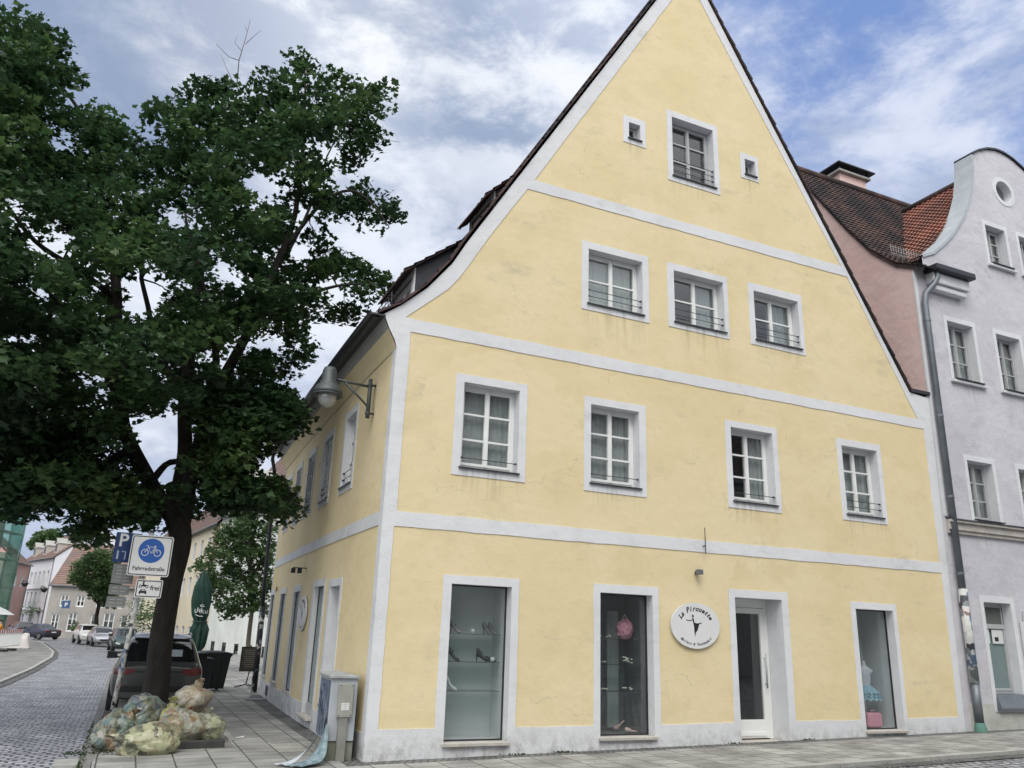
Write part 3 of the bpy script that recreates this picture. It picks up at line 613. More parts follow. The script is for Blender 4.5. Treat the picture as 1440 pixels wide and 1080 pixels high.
shoe('dance_shoe', 1.98, .44, 1.812, gy, R(-80), 'grey heeled shoe left of its twin on the top glass shelf', .09, tall=.13)
shoe('dance_shoe', 2.08, .44, 1.812, gy, R(-80), 'grey heeled shoe right of its twin on the top glass shelf', .09, tall=.13)
shoe('dance_shoe', 1.33, .36, 1.382, bk, R(-40), 'black high shoe at the left end of the middle glass shelf', .12, tall=.15)
shoe('dance_shoe', 1.88, .46, 1.382, bk, R(-20), 'black shoe with a bow on the right of the middle glass shelf', .07, tall=.16)
shoe('dance_shoe', 2.02, .40, 1.382, bk, R(10), 'flat black slipper at the right end of the middle glass shelf', .0, tall=.09)
shoe('dance_shoe', 1.30, .36, .942, wh, R(-30), 'white heeled shoe at the left end of the bottom glass shelf', .14, tall=.16)
def ball(name, label, cat, c, r, m_, sq=(1, 1, 1), amp=.15, f=9, seed=0):
    bm = bmesh.new(); bmesh.ops.create_icosphere(bm, subdivisions=4, radius=1)
    for v in bm.verts:
        n = noise.noise(v.co*f*.3+Vector((seed, 0, 0))); v.co *= 1+amp*n; v.co = Vector((v.co.x*r*sq[0], v.co.y*r*sq[1], v.co.z*r*sq[2]))
    me = bpy.data.meshes.new(name); bm.to_mesh(me); bm.free(); me.polygons.foreach_set('use_smooth', [True]*len(me.polygons)); me.materials.append(m_)
    o = bpy.data.objects.new(name, me); COL.objects.link(o); o.location = c; return tag(o, label, cat) if label else o
ball('powder_ball', 'small round white powder ball beside the grey shoes on the top shelf', 'ball', (1.78, .42, 1.85), .04, wh)
ball('powder_ball', 'small white ball at the right end of the middle shelf among black shoes', 'ball', (2.13, .36, 1.42), .038, wh)
t = empty('pink_pouch', (4.78, .50, 1.81), label='fluffy pink drawstring pouch standing on the top shelf of the second shop window', cat='bag')
o = ball('pouch_body', None, None, (0, 0, .17), .165, pk, (1, .6, 1.05), .3, 14); o.parent = t
MB().tube([(-.08, 0, .3), (0, 0, .42), (.08, 0, .3)], .01, 6).build('cord', pale, t)
for i, (x, z, L_) in enumerate([(4.14, 1.812, 'small pale fabric flower at the left of the top shelf in the second shop window'), (4.4, 1.812, 'small pale fabric flower left of the pink pouch'), (4.2, 1.382, 'pale lace garland on the left of the middle shelf in the second shop window'), (4.74, 1.382, 'white blossom wreath on the right of the middle shelf in the second shop window'), (4.28, .942, 'flat white folded wrap on the bottom shelf in the second shop window'), (4.8, .942, 'white ribbon roll on the right of the bottom shelf in the second shop window')]):
    mb = MB(); mb.smooth = True; wd = [.07, .06, .2, .14, .16, .1][i]
    for k in range([6, 6, 14, 16, 8, 6][i]):
        a = random.random()*6.3; c = (x+random.uniform(-wd, wd), .45+random.uniform(-.05, .05), z+.02+random.random()*[.03, .03, .02, .10, .01, .03][i]); mb.lathe([(.004, -.014), (.02, -.006), (.024, .006), (.004, .014)], c, 7)
    tag(mb.build(['fabric_flower', 'fabric_flower', 'lace_garland', 'blossom_wreath', 'folded_wrap', 'ribbon_roll'][i], mat('cream_lace', (.55, .56, .48), .8)), L_, 'accessory')
shoe('ballet_slipper', 4.62, .55, .27, pale, R(-50), 'pale pink ballet slipper leaning upright on the floor of the second shop window', 0, .24, .08, up=R(50))
shoe('ballet_slipper', 4.72, .42, .27, pale, R(-8), 'pale pink ballet slipper lying flat on the floor of the second shop window', 0, .24, .08)
# mannequin with tutu
t = empty('dress_form', (10.62, .52, .27), label='child dress form in pale blue bodice and tutu in the right shop window', cat='mannequin')
tu = mat('pale_blue_tulle', (.22, .36, .44), .8, var=.2, vscale=20); bo = mat('pale_bodice', (.50, .53, .58), .8, var=.1)
MB().lathe([(.02, 1.62), (.035, 1.60), (.04, 1.55), (.05, 1.52), (.11, 1.49), (.14, 1.44), (.13, 1.34), (.135, 1.27), (.105, 1.16), (.11, 1.10)], (0, 0, -.35), 20, lambda v: Vector((v.x, v.y*.7, v.z))).build('bodice', bo, t)
mb = MB(); mb.smooth = True
for L_ in range(3):
    def tf(u, v, L_=L_):
        a = u*2*math.pi; r_ = .10+v*(.19+.02*L_); return Vector((math.cos(a)*r_, math.sin(a)*r_*.85, .80-v*(.16+.06*L_)+.018*math.sin(a*17+L_)*v))
    mb.grid(tf, 90, 5)
mb.build('tutu', tu, t)
MB().tube([(0, 0, .02), (0, 0, .76)], .012, 8).build('stand_pole', M['stonesill'], t); MB().lathe([(.13, 0), (.13, .012), (.02, .03)], (0, 0, 0), 20).build('stand_foot', M['stonesill'], t)
for s in (-1, 1): ball('puff_sleeve', None, None, (s*.155, 0, 1.06), .055, bo, (1, 1, 1.1)).parent = t
t = empty('pink_case', (10.62, .40, .27), label='pink rounded vanity case on the floor of the right shop window', cat='bag')
MB().box(-.2, .2, -.06, .06, 0, .28).build('case_body', pk, t, bevel=.04); MB().tube([(-.06, 0, .28), (-.05, 0, .32), (.05, 0, .32), (.06, 0, .28)], .01, 6).build('handle', pale, t)
t = empty('hanging_lamp', (7.25, 1.1, 2.05), label='pale round lampshade hanging behind the glass of the entrance door', cat='lamp')
MB().lathe([(.02, .14), (.1, .1), (.15, 0), (.1, -.09), (.03, -.12)], (0, 0, 0), 18).build('lamp_shade', M['signwhite'], t); MB().tube([(0, 0, .13), (0, 0, .55)], .004, 5).build('flex', M['black'], t)
M['lampgrey'] = mat('lamp_paint', (.065, .078, .082), .5, metal=.2, var=.25, vscale=6)
# ================================================================== street lamp bracketed to the side wall
t = empty('street_lamp', (0, 1.18, 5.75), label='old grey bell-shaped street lamp on an iron wall bracket at the corner under the eaves', cat='street lamp')
MB().tube([(-.11, 0, -.36), (-.11, 0, .36)], .038, 10).build('bracket_post', M['lampgrey'], t)
mb = MB()
for z in (-.27, .25): mb.tube([(.0, 0, z), (-.11, 0, z)], .022, 8); mb.lathe([(.05, z-.02), (.05, z+.02)], (-.11, 0, 0), 10)
mb.build('wall_fixing', M['lampgrey'], t)
mb = MB(); mb.tube([(-.11, 0, .22), (-.42, -.02, .23), (-.78, -.05, .25)], .024, 8); mb.tube([(-.11, 0, -.16), (-.3, -.01, .0), (-.58, -.04, .22)], .018, 8); mb.build('arm', M['lampgrey'], t)
L0 = (-.86, -.06, 0)
MB().lathe([(.02, .44), (.10, .43), (.125, .36), (.125, .20), (.15, .18), (.15, .13), (.20, .10), (.25, .0), (.262, -.05), (.255, -.05), (.19, .06), (.1, .1)], L0, 28).build('lamp_hood', M['lampgrey'], t)
MB().lathe([(.255, -.051), (.27, -.075), (.25, -.09), (.18, -.06)], L0, 28).build('lamp_rim', M['lampgrey'], t)
MB().lathe([(.16, -.05), (.165, -.12), (.14, -.20), (.09, -.26), (.03, -.285)], L0, 24).build('lamp_globe', glass_mat('lamp_glass', (.6, .6, .6), .1, .1, .6, (.5, .5, .5)), t)
# ================================================================== lilac house on the right
Q = empty('curved_gable_house', (13, 0, 0), label='lilac rendered house with a curved baroque gable, pink flank wall and clay tile roof', cat='house')
Q.location = (0, 0, 0)
cx = 17.2
half = [(13.36, 11.27), (13.8, 11.47), (14.21, 11.80), (14.6, 12.15), (14.96, 12.57), (15.27, 12.98), (15.51, 13.43), (15.70, 13.85), (15.83, 14.3), (15.92, 14.7), (15.95, 15.0)]
arch = [(16.25, 15.22), (16.65, 15.40), (17.0, 15.48), (17.2, 15.49)]
crv = half+arch+[(2*cx-a, b) for a, b in (half+arch)[-2::-1]]
gout = [(12.77, -.3), (21.42, -.3), (21.42, 10.95), (21.04, 10.95)]+crv[::-1]+[(13.36, 10.9), (12.98, 10.9), (12.96, 7.6), (12.77, 7.4)]
PG = wallmap((0, .004, 0), (1, 0, 0), (0, -1, 0))
mk = lambda a, b, c, d: (a, b, c, d)
LW = [(13.95, 14.89, 8.12, 9.64), (15.77, 16.7, 8.12, 9.64), (17.7, 18.63, 8.12, 9.64), (13.98, 14.86, 4.70, 6.10), (15.82, 16.7, 4.70, 6.10), (17.7, 18.6, 4.70, 6.10), (16.04, 16.84, 11.70, 12.86), (17.42, 18.22, 11.70, 12.86)]
SH = (13.87, 14.78, .92, 2.86)
oc = circ(17.12, 14.16, .33, .33, 28)
flat(MB(), gout, [rect(*w) for w in LW]+[rect(*SH), oc], PG).build('front_wall', M['lilac'], Q)
for w in LW: flat(MB(), rect(w[0]-.11, w[1]+.11, w[2]-.02, w[3]+.13), [rect(*w)], PG, .014, .014).build('window_surround', M['white'], Q)
flat(MB(), rect(SH[0]-.12, SH[1]+.13, .58, SH[3]+.14), [rect(SH[0], SH[1], .60, SH[3])], PG, .015, .015).build('window_surround', M['white'], Q)
flat(MB(), circ(17.12, 14.16, .45, .45, 28), [oc], PG, .014, .014).build('window_surround', M['white'], Q)
# plinth butts around the shop surround
mb = MB(); T = lambda a, b, c: PG(a, c, b)
mb.box(12.99, SH[0]-.125, 0, .03, -.3, .74, T).box(SH[1]+.135, 21.4, 0, .03, -.3, .76, T).box(SH[0]-.125, SH[1]+.135, 0, .028, -.3, .545, T); mb.build('plinth', mat('pale_green_plinth', (.48, .49, .45), .9, var=.25, vscale=2, bump=.008, bscale=30), Q)
for i, w in enumerate(LW):
    window(Q, PG, *w, .2, 2, 3, fm='greyframe', curtain='full' if i in (0, 3, 4) else 'both', sill='darkmetal', sillout=.12)
    MB().box(w[0]-.14, w[1]+.16, .0, .09, w[2]-.10, w[2]-.04, T).build('sill_moulding', M['white'], Q)
# oculus
o = MB(); n = len(oc); o.add([PG(*p, 0) for p in oc]+[PG(*p, -.22) for p in oc], [(i, (i+1) % n, n+(i+1) % n, n+i) for i in range(n)]); ow = o.build('round_window', M['white'], Q)
flat(MB(), circ(17.12, 14.16, .34, .34, 28), [], PG, -.2).build('pane', M['inside3'], ow); o = MB(); flat(o, circ(17.12, 14.16, .33, .33, 28), [circ(17.12, 14.16, .28, .28, 28)], PG, -.17, .03); o.build('frame', M['greyframe'], ow)
# tall shop window
w = window(Q, PG, *SH, .2, 1, 1, fm='greyframe', glass='frost', curtain=None, sill=None)
MB().box(SH[0]+.05, SH[1]-.05, -.2, -.165, 2.30, 2.40, T).build('transom', M['greyframe'], w)
MB().box(SH[0]+.02, SH[1]-.02, -.198, -.192, 2.40, 2.80, T).build('transom_pane', M['inside'], w)
o = MB(); o.box(SH[0]+.1, SH[0]+.33, -.198, -.19, 1.98, 2.28, T).box(SH[0]+.42, SH[1]-.12, -.198, -.19, 1.98, 2.28, T); o.build('notice', M['signwhite'], w)
o = MB(); o.box(SH[0]+.5, SH[0]+.62, -.189, -.186, 2.03, 2.12, T); o.build('printed_mark', M['signblack'], w)
o = MB(); o.add([PG(SH[0], .935, -.19), PG(SH[1], .935, -.19), PG(SH[1], .925, .018), PG(SH[0], .925, .018), PG(SH[1]+.06, .66, .13), PG(SH[0]-.03, .66, .13), PG(SH[0]-.03, .62, .13), PG(SH[1]+.06, .62, .13), PG(SH[0]-.03, .62, .0), PG(SH[1]+.06, .62, .0)], [(0, 3, 2, 1), (3, 5, 4, 2), (5, 6, 7, 4), (6, 8, 9, 7), (3, 8, 6, 5), (2, 4, 7, 9)]); o.build('sheet_sill', M['zinc'], w)
# string course
o = MB(); o.box(12.99, 21.4, 0, .10, 4.40, 4.56, T).box(12.99, 21.4, 0, .16, 4.56, 4.62, T).box(12.99, 21.4, 0, .06, 4.32, 4.40, T); o.build('string_course', M['stonesill'], Q)
MB().add([PG(12.99, 4.68, 0), PG(21.4, 4.68, 0), PG(21.4, 4.625, .18), PG(12.99, 4.625, .18), PG(12.99, 4.61, .18), PG(21.4, 4.61, .18)], [(0, 3, 2, 1), (3, 4, 5, 2)]).build('string_flashing', M['darkmetal'], Q)
# eave return with moulded cornice and gutter
o = MB(); o.box(13.40, 14.62, 0, .18, 10.32, 10.46, T).box(13.38, 14.68, 0, .24, 10.48, 10.76, T); o.build('cornice_return', M['white'], Q, bevel=.02)
o = MB(); o.box(13.34, 14.76, -.02, .40, 10.765, 10.93, T); o.build('eave_gutter', M['darkmetal'], Q, bevel=.03)
# coping of the curved gable
TH = .52
cc = half
vs = []
for i, (a, b) in enumerate(cc):
    p = Vector(cc[max(i-1, 0)]); q = Vector(cc[min(i+1, len(cc)-1)]); d = (q-p).normalized(); nn = Vector((-d.y, d.x))*.03
    vs += [(a+nn.x, -.03, b+nn.y), (a+nn.x, TH, b+nn.y), (a-nn.x*1.5, -.03, b-nn.y*1.5)]
for m_ in (0, 1):
    v2 = vs if m_ == 0 else [(2*cx-x, y, z) for x, y, z in vs]
    cop = MB(); cop.add(v2, [(3*i, 3*i+1, 3*i+4, 3*i+3) for i in range(len(cc)-1)]+[(3*i, 3*i+3, 3*i+5, 3*i+2) for i in range(len(cc)-1)]); cop.build('gable_coping', M['zinclight'], Q)
cop = MB(); aa = [(15.93, 15.02)]+arch+[(2*cx-a, b) for a, b in arch[-2::-1]]+[(2*cx-15.93, 15.02)]; vs = []
for a, b in aa: vs += [(a, -.05, b+.05), (a, TH, b+.05), (a, -.05, b-.01), (a, TH, b-.01)]
cop.add(vs, [(4*i, 4*i+1, 4*i+5, 4*i+4) for i in range(len(aa)-1)]+[(4*i, 4*i+4, 4*i+6, 4*i+2) for i in range(len(aa)-1)]+[(0, 1, 3, 2)]); cop.build('arch_coping', M['darkmetal'], Q)
# back of gable
flat(MB(), [(13.3, 10.7), (21.1, 10.7)]+crv[::-1], [], wallmap((0, .45, 0), (1, 0, 0), (0, 1, 0))).build('gable_back', M['lilac'], Q)
# pink flank wall
prof = [(-.34, 10.74), (.46, 11.16), (1.13, 11.83), (1.88, 12.89), (2.87, 14.46), (3.65, 15.72)]
back = [(2*3.65-a, b) for a, b in prof[-2::-1]]
PX = wallmap((12.97, 0, 0), (0, 1, 0), (-1, 0, 0))
flat(MB(), [(.0, -.3), (7.3, -.3)]+[(min(a, 7.3), b-.06) for a, b in (prof+back)[::-1] if a >= 0]+[(.0, 10.86)], [], PX).build('flank_wall', M['pink'], Q)
MB().box(12.955, 13.05, -.012, .03, 4.7, 10.75).build('corner_strip', M['white'], Q)
PRX = lambda u, a, z: Vector((u, a, z))
zr = lambda x: 15.12-abs(x-cx)*1.13      # cross roof height
def zm(y):
    for (a, b), (c, d) in zip(prof[:-1], prof[1:]):
        if a <= y <= c: return b+(d-b)*(y-a)/(c-a)
    return 20
mb = MB(); tiled(mb, prof, 12.90, 21.5, PRX, .17, .18, .012, keep=lambda u, a, z: (zm(a) > zr(u)-.08 and a > .46) or u < 13.38, nsub=3, step=.02)
tiled(mb, [(2*3.65+.34, 10.74), (3.65, 15.72)], 12.90, 21.5, PRX, .3, .18, .012, nsub=3)
mr_ = mb.build('main_roof', M['oldtile'], Q)
MB().tube([(12.88, 3.65, 15.76), (21.5, 3.65, 15.76)], .12, 10).build('ridge_tiles', M['oldtile'], mr_)
mb = MB()
for s in (-1, 1): tiled(mb, [(cx+s*3.7, 15.12-3.7*1.13), (cx, 15.12)], .46, 3.9, lambda u, a, z: Vector((a, u, z)), .17, .18, .016, keep=lambda u, a, z: zr(a) > zm(u)-.05, nsub=5, step=.03)
cr_ = mb.build('cross_roof', M['redtile'], Q); MB().tube([(cx, .5, 15.17), (cx, 3.4, 15.17)], .11, 10).build('ridge_tiles', M['oldtile'], cr_)
# snow fence on main roof
mb = MB(); 
for k in range(3): mb.tube([(13.05, .62, 11.55+.1*k), (14.3, .62, 11.55+.1*k)], .008, 5)
for i in range(14): mb.tube([(13.05+i*.095, .62, 11.42), (13.05+i*.095, .62, 11.8)], .007, 5)
mb.build('snow_guard', M['grey'], mr_)
# verge boards
mb = MB()
for (a, b), (c, d) in zip(prof[:-1], prof[1:]): mb.add([(12.93, a, b+.05), (12.93, c, d+.05), (12.93, c, d-.10), (12.93, a, b-.10)], [(0, 1, 2, 3)])
mb.build('verge_board', M['oldtile'], mr_)
ch = MB(); ch.box(15.25, 16.4, 3.9, 4.6, 14.8, 16.42); c_ = ch.build('chimney', M['pink'], Q)
MB().box(15.13, 16.52, 3.78, 4.72, 16.42, 16.49).build('chimney_slab', M['cove'], c_)
o = MB(); 
for x in (15.18, 16.4): 
    for y in (3.82, 4.62): o.box(x, x+.06, y, y+.06, 16.49, 16.64)
o.box(15.02, 16.64, 3.68, 4.82, 16.64, 16.68); o.build('chimney_cowl', M['darkmetal'], c_)
# downpipe between the houses
dpq = MB(); dpq.tube([(13.47, -.22, 10.78), (13.5, -.24, 10.62), (13.42, -.2, 10.45), (13.16, -.12, 10.15), (13.1, -.11, 9.9), (13.1, -.11, 3.1)], .075, 12)
for z in (9.4, 7.0, 5.1, 3.4): dpq.lathe([(.085, z), (.085, z+.06)], (13.1, -.11, 0), 12)
d_ = dpq.build('downpipe', M['zinc'], Q)
MB().tube([(13.1, -.11, 3.1), (13.1, -.11, 1.15)], .095, 14).build('stickered_sleeve', sticker_mat('stickered_sleeve', (.17, .19, .2), 8, .75), d_)
MB().tube([(13.1, -.11, 1.15), (13.1, -.11, .38)], .085, 12).build('lower_pipe', M['zinc'], d_)
MB().lathe([(.13, .16), (.12, .28), (.09, .38)], (13.1, -.11, 0), 14).build('pipe_shoe', mat('verdigris', (.10, .22, .18), .8, var=.3), d_)
# wall sign at the frame edge
t = empty('notice_board', (15.35, -.03, 2.1), label='white wall notice board at the right edge of the lilac house ground floor', cat='sign')
MB().box(-.36, .36, -.03, .02, -.42, .38).build('board', M['signwhite'], t, bevel=.005); MB().tube([(-.3, -.03, .38), (-.3, -.05, .58), (.3, -.05, .58), (.3, -.03, .38)], .008, 6).build('holder', M['grey'], t)
# ================================================================== far houses
def block(name, label, A, B, depth, h, wallm, roofm, zb, roofh, rows, arches=(), side_rows=(), axis='along', eave=.3, dormers=0, winfr='frame', overs=None):
    """A,B = ground ends of the street front (B to the right seen from the street); depth goes behind"""
    A = Vector((*A, 0)); B = Vector((*B, 0)); u = (B-A).normalized(); L = (B-A).length; n = Vector((u.y, -u.x, 0))
    root = empty(name, (0, 0, 0), label=label, cat='building'); P = wallmap(A, u, n)
    hs = [r for r in rows]; holes = [rect(*r[:4]) for r in hs]
    flat(MB(), rect(0, L, zb-.5, h), holes, P).build('front_wall', wallm, root)
    for r in hs:
        w = window(root, P, r[0], r[1], r[2], r[3], .15 if r[3] > .6 else .04, r[4] if len(r) > 4 else 2, r[5] if len(r) > 5 else 2, fm=winfr if r[3] > .6 else 'darkmetal', sill=None, curtain=None, room=.4, low=True, fw_=.07, inside='inside3', bars=.05)
    Bk = B-n*depth; Ak = A-n*depth; rm = None
    ridge = h+roofh
    pr = [(-eave, h-.1), (depth/2, ridge)]; pb = [(depth+eave, h-.1), (depth/2, ridge)]
    PP = lambda uu, a, z: A+u*uu-n*a+Vector((0, 0, z))
    mb = MB(); tiled(mb, pr, -.15, L+.15, PP, .35, .3, .02, nsub=2, step=.03); tiled(mb, pb, -.15, L+.15, PP, .6, .6, .02, nsub=2)
    rf = mb.build('roof', roofm, root)
    o = MB(); o.add([A+Vector((0, 0, zb-.5)), A+Vector((0, 0, h)), A-n*depth/2+Vector((0, 0, ridge-.08)), Ak+Vector((0, 0, h)), Ak+Vector((0, 0, zb-.5))], [(0, 1, 2, 3, 4)])
    o.add([B+Vector((0, 0, zb-.5)), B+Vector((0, 0, h)), B-n*depth/2+Vector((0, 0, ridge-.08)), Bk+Vector((0, 0, h)), Bk+Vector((0, 0, zb-.5))], [(4, 3, 2, 1, 0)])
    o.add([Ak+Vector((0, 0, zb-.5)), Bk+Vector((0, 0, zb-.5)), Bk+Vector((0, 0, h)), Ak+Vector((0, 0, h))], [(0, 1, 2, 3)])
    o.build('gable_walls', wallm, root)
    g_ = MB(); g_.tube([P(-.1, h-.12, eave+.02), P(L+.1, h-.12, eave+.02)], .09, 8); g_.tube([P(L-.12, h-.15, .1), P(L-.12, zb, .1)], .06, 8); g_.build('gutter', M['zinc'], root)
    for k in range(dormers):
        s = L*(k+.5)/dormers; sl = roofh/(depth/2+eave); a0 = .6; z0 = h-.1+sl*(a0+eave); wz = 1.5; w2 = .75
        d = MB(); al = a0+(wz)/sl
        for s_ in (s-w2, s+w2): d.add([PP(s_, a0, z0), PP(s_, a0, z0+wz), PP(s_, al, z0+wz)], [(0, 1, 2)])
        d.add([PP(s-w2, a0, z0), PP(s+w2, a0, z0), PP(s+w2, a0, z0+wz), PP(s, a0, z0+wz+.6), PP(s-w2, a0, z0+wz)], [(0, 1, 2, 3, 4)])
        dm = d.build('dormer', M['stonesill'], root)
        d = MB(); e = al+.6/sl
        d.add([PP(s-w2-.15, a0-.2, z0+wz-.1), PP(s, a0-.2, z0+wz+.66), PP(s, e, z0+wz+.66), PP(s-w2-.15, al, z0+wz-.1)], [(0, 1, 2, 3)]); d.add([PP(s+w2+.15, a0-.2, z0+wz-.1), PP(s, a0-.2, z0+wz+.66), PP(s, e, z0+wz+.66), PP(s+w2+.15, al, z0+wz-.1)], [(3, 2, 1, 0)]); d.build('dormer_roof', M['cove'], dm)
        MB().box(s-.4, s+.4, a0-.05, a0-.02, z0+.3, z0+1.3, PP).build('dormer_window', M['inside3'], dm)
    return root, P, L
whitew = mat('far_white_render', (.74, .75, .79), .9, var=.08, vscale=.6); greyw = mat('far_grey_render', (.33, .31, .29), .9, var=.15, vscale=.8); creamw = mat('cream_render', (.68, .61, .46), .9, var=.1, vscale=.5)
pinkw = mat('far_pink_render', (.50, .33, .30), .9, var=.12, vscale=.6); lw = mat('lime_white_render', (.68, .70, .67), .9, var=.18, vscale=.5, bump=.005, bscale=20)
# white house at the bend: corner B at (-13.7,115)
rows = []
for k in range(7): rows += [(1.5+k*2.25, 2.5+k*2.25, 6.0, 7.9), (1.5+k*2.25, 2.5+k*2.25, 2.9+.3, 5.0+.1)]
rows += [(10.0, 11.8, -.2, 2.2, 2, 1), (13.8, 15.6, -.2, 2.2, 2, 1), (5.5, 7, .3, 2.1, 2, 1)]
root, P, L = block('town_house', 'white three-storey town house with three dormers at the bend of the street', (-19.2, 131.7), (-13.72, 115), 11, 9.67, whitew, M['fartile'], -.5, 4.8, rows, dormers=3)
T = lambda a, b, c: P(a, c, b)
o = MB(); 
for z in (2.55, 5.45): o.box(.0, L, 0, .12, z, z+.14, T)
o.build('string_course', M['stonesill'], root)
o = MB()
for s in (10.9, 14.7): flat(o, circ(s, 2.2, .9, .75, 12, 0, 180), [], P, .02, .1)
o.build('fanlight', M['inside3'], root)
# grey house
rows = [(1.2, 2.1, 3.0, 4.3), (3.0, 3.9, 3.0, 4.3), (5.2, 6.1, 3.0, 4.3), (7.2, 8.1, 3.0, 4.3), (9.2, 10.1, 3.0, 4.3), (2.4, 3.4, .3, 2.4, 2, 3), (4.9, 5.8, -.3, 2.3, 1, 1), (6.3, 7.5, -.2, 2.5, 2, 3), (8.2, 9.0, -.3, 2.3, 1, 1), (10.6, 13.0, -.1, 2.5, 3, 2), (.6, 1.5, .4, 2.2, 2, 2)]
block('grey_house', 'low grey rendered house with red roof behind the parked white cars', (-11.9, 95), (2.2, 90), 9, 5.35, greyw, M['fartile'], -.5, 5.0, rows)
# pink house at far left
block('pink_house', 'narrow pink rendered house between the scaffolding and the white town house', (-17.9, 112), (-16.9, 119), 8, 8.6, pinkw, M['fartile'], -.6, 3.5, [(1, 2, 5.5, 7), (4, 5, 5.5, 7)])
# cream row
rows = []
for k in range(15):
    s = 3.0+k*3.1
    rows += [(s, s+1.1, 3.95, 5.5), (s, s+1.1, .2, 1.45), (s, s+1.1, 6.9, 8.4)]
rows = [(52.0-b, 52.0-a, c, d) for a, b, c, d in rows]
rows = [r for r in rows if r[0] > .5]
root, P, L = block('cream_terrace', 'long cream three-storey building seen obliquely behind the maple trunk', (-3.7, 105.5), (2.0, 54.0), 9, 9.3, creamw, M['fartile'], -.4, 5, rows, winfr='greyframe')
MB().tube([P(L-.3, 9.2, .15), P(L-.3, 5.5, .25), P(L-.3, -.2, .15)], .13, 8).build('rusty_downpipe', mat('rusty_copper', (.22, .13, .09), .8, var=.3), root)
# lime-white house with basement windows
A_, B_ = (2.05, 53.2), (6.6, 24.5)
rows = []
for k in range(7): rows += [(1.5+k*3.0, 2.6+k*3.0, -.22, .55, 1, 1)]
for k in range(6): rows += [(3.0+k*4.2, 4.1+k*4.2, 3.6, 5.2), (3.0+k*4.2, 4.1+k*4.2, 6.7, 8.2)]
root, P, L = block('whitewashed_house', 'whitewashed house with small cellar windows and steep red roof behind the young maple', A_, B_, 10, 9.6, lw, M['fartile'], -.4, 6.5, rows, dormers=3)
# scaffolded house, far left
t, P, L = block('scaffolded_house', 'ochre house mostly wrapped in green scaffold netting at the left edge', (-17.5, 45), (-13.2, 60.4), 8, 9.5, mat('ochre_render', (.45, .38, .24), .9, var=.2), M['fartile'], -.4, 4, [(2+k*2.6, 3+k*2.6, 3.5+3*j, 5+3*j) for k in range(5) for j in range(2)])
n_ = empty('scaffold', (0, 0, 0), label='green netted steel scaffolding in front of the ochre house', cat='scaffold')
mb = MB()
for k in range(9):
    s = -.4+k*2.1
    for d in (.5, 1.3): mb.tube([P(s, -.3, d), P(s, 9.9, d)], .03, 6)
for z in (1.8, 3.8, 5.8, 7.8, 9.6):
    for d in (.5, 1.3): mb.tube([P(-.4, z, d), P(16.4, z, d)], .028, 6)
    for k in range(9): mb.tube([P(-.4+k*2.1, z, .5), P(-.4+k*2.1, z, 1.3)], .025, 6)
    mb.tube([P(-.4, z+.9, 1.3), P(16.4, z+.9, 1.3)], .022, 6)
    mb.tube([P(16.4, z+.9, .5), P(16.4, z+.9, 1.3)], .022, 6)
mb.build('scaffold_frame', M['grey'], n_)
o = MB(); 
for z in (1.8, 3.8, 5.8, 7.8): o.box(-.4, 16.4, .55, 1.25, z+.03, z+.07, lambda a, b, c: P(a, c, b))
o.build('scaffold_deck', M['stonesill'], n_)
net = glass_mat('green_net', (.45, .72, .64), .0, .6, .36, (.03, .17, .13))
o = MB(); o.grid(lambda u, v: P(-.6+17.2*u, .9+9.2*v, 1.36+.07*math.sin(u*31+v*9)*math.sin(v*13)), 60, 24, keep=lambda u, v: not (.0 < (v*5) % 1 < .04)); o.grid(lambda u, v: P(16.6, .9+9.2*v, .3+1.05*u+.0), 4, 24); o.build('scaffold_net', net, n_)
# wooded hill behind the roofs is a dark tree crown (built with the trees)
# ---- lamps and plates on far houses
for (x, y, Y, lab) in ((35, 821, 108, 'dark wall lantern between the upper window rows at the left of the white town house'), (62, 829, 108, 'dark wall lantern near the right corner of the white town house')):
    c = atY(x, y, Y); t = empty('wall_lantern', tuple(c), label=lab, cat='lamp')
    MB().lathe([(.05, .35), (.45, .1), (.42, .0), (.25, -.3), (.05, -.35)], (0, 0, 0), 12).build('lantern_head', M['black'], t); MB().tube([(0, 0, .3), (-.5, 2, .5), (-1.2, 8.5, .2)], .05, 6).build('lantern_arm', M['black'], t)
c = atY(93, 850, 92.6); t = empty('parking_sign', tuple(c), label='small blue square parking sign on the grey house wall', cat='sign')
MB().box(-.4, .4, -.03, .03, -.42, .42).build('plate', mat('faded_blue_plate', (.04, .09, .2), .6), t); text(MB(), 'P', .55, lambda x, z: Vector((x, -.034, z)), 0, -.2, bold=.02).build('lettering', M['signwhite'], t)

# ---- tall house across the street behind the viewer: it shades the street and shows in the window panes
rows = []
for k in range(16):
    for z in (3.6, 6.6): rows.append((1+k*2.6, 2+k*2.6, z, z+1.6))
block('opposite_house', 'ochre three-storey house with tiled roof across the street, mirrored in the window panes', (36, -17.5), (-6.5, -17.5), 10, 9.2, mat('opposite_render', (.42, .41, .37), .9, var=.15), mat('dark_slate_tiles', (.10, .075, .07), .8, var=.3, vscale=2), -.2, 7.0, rows)
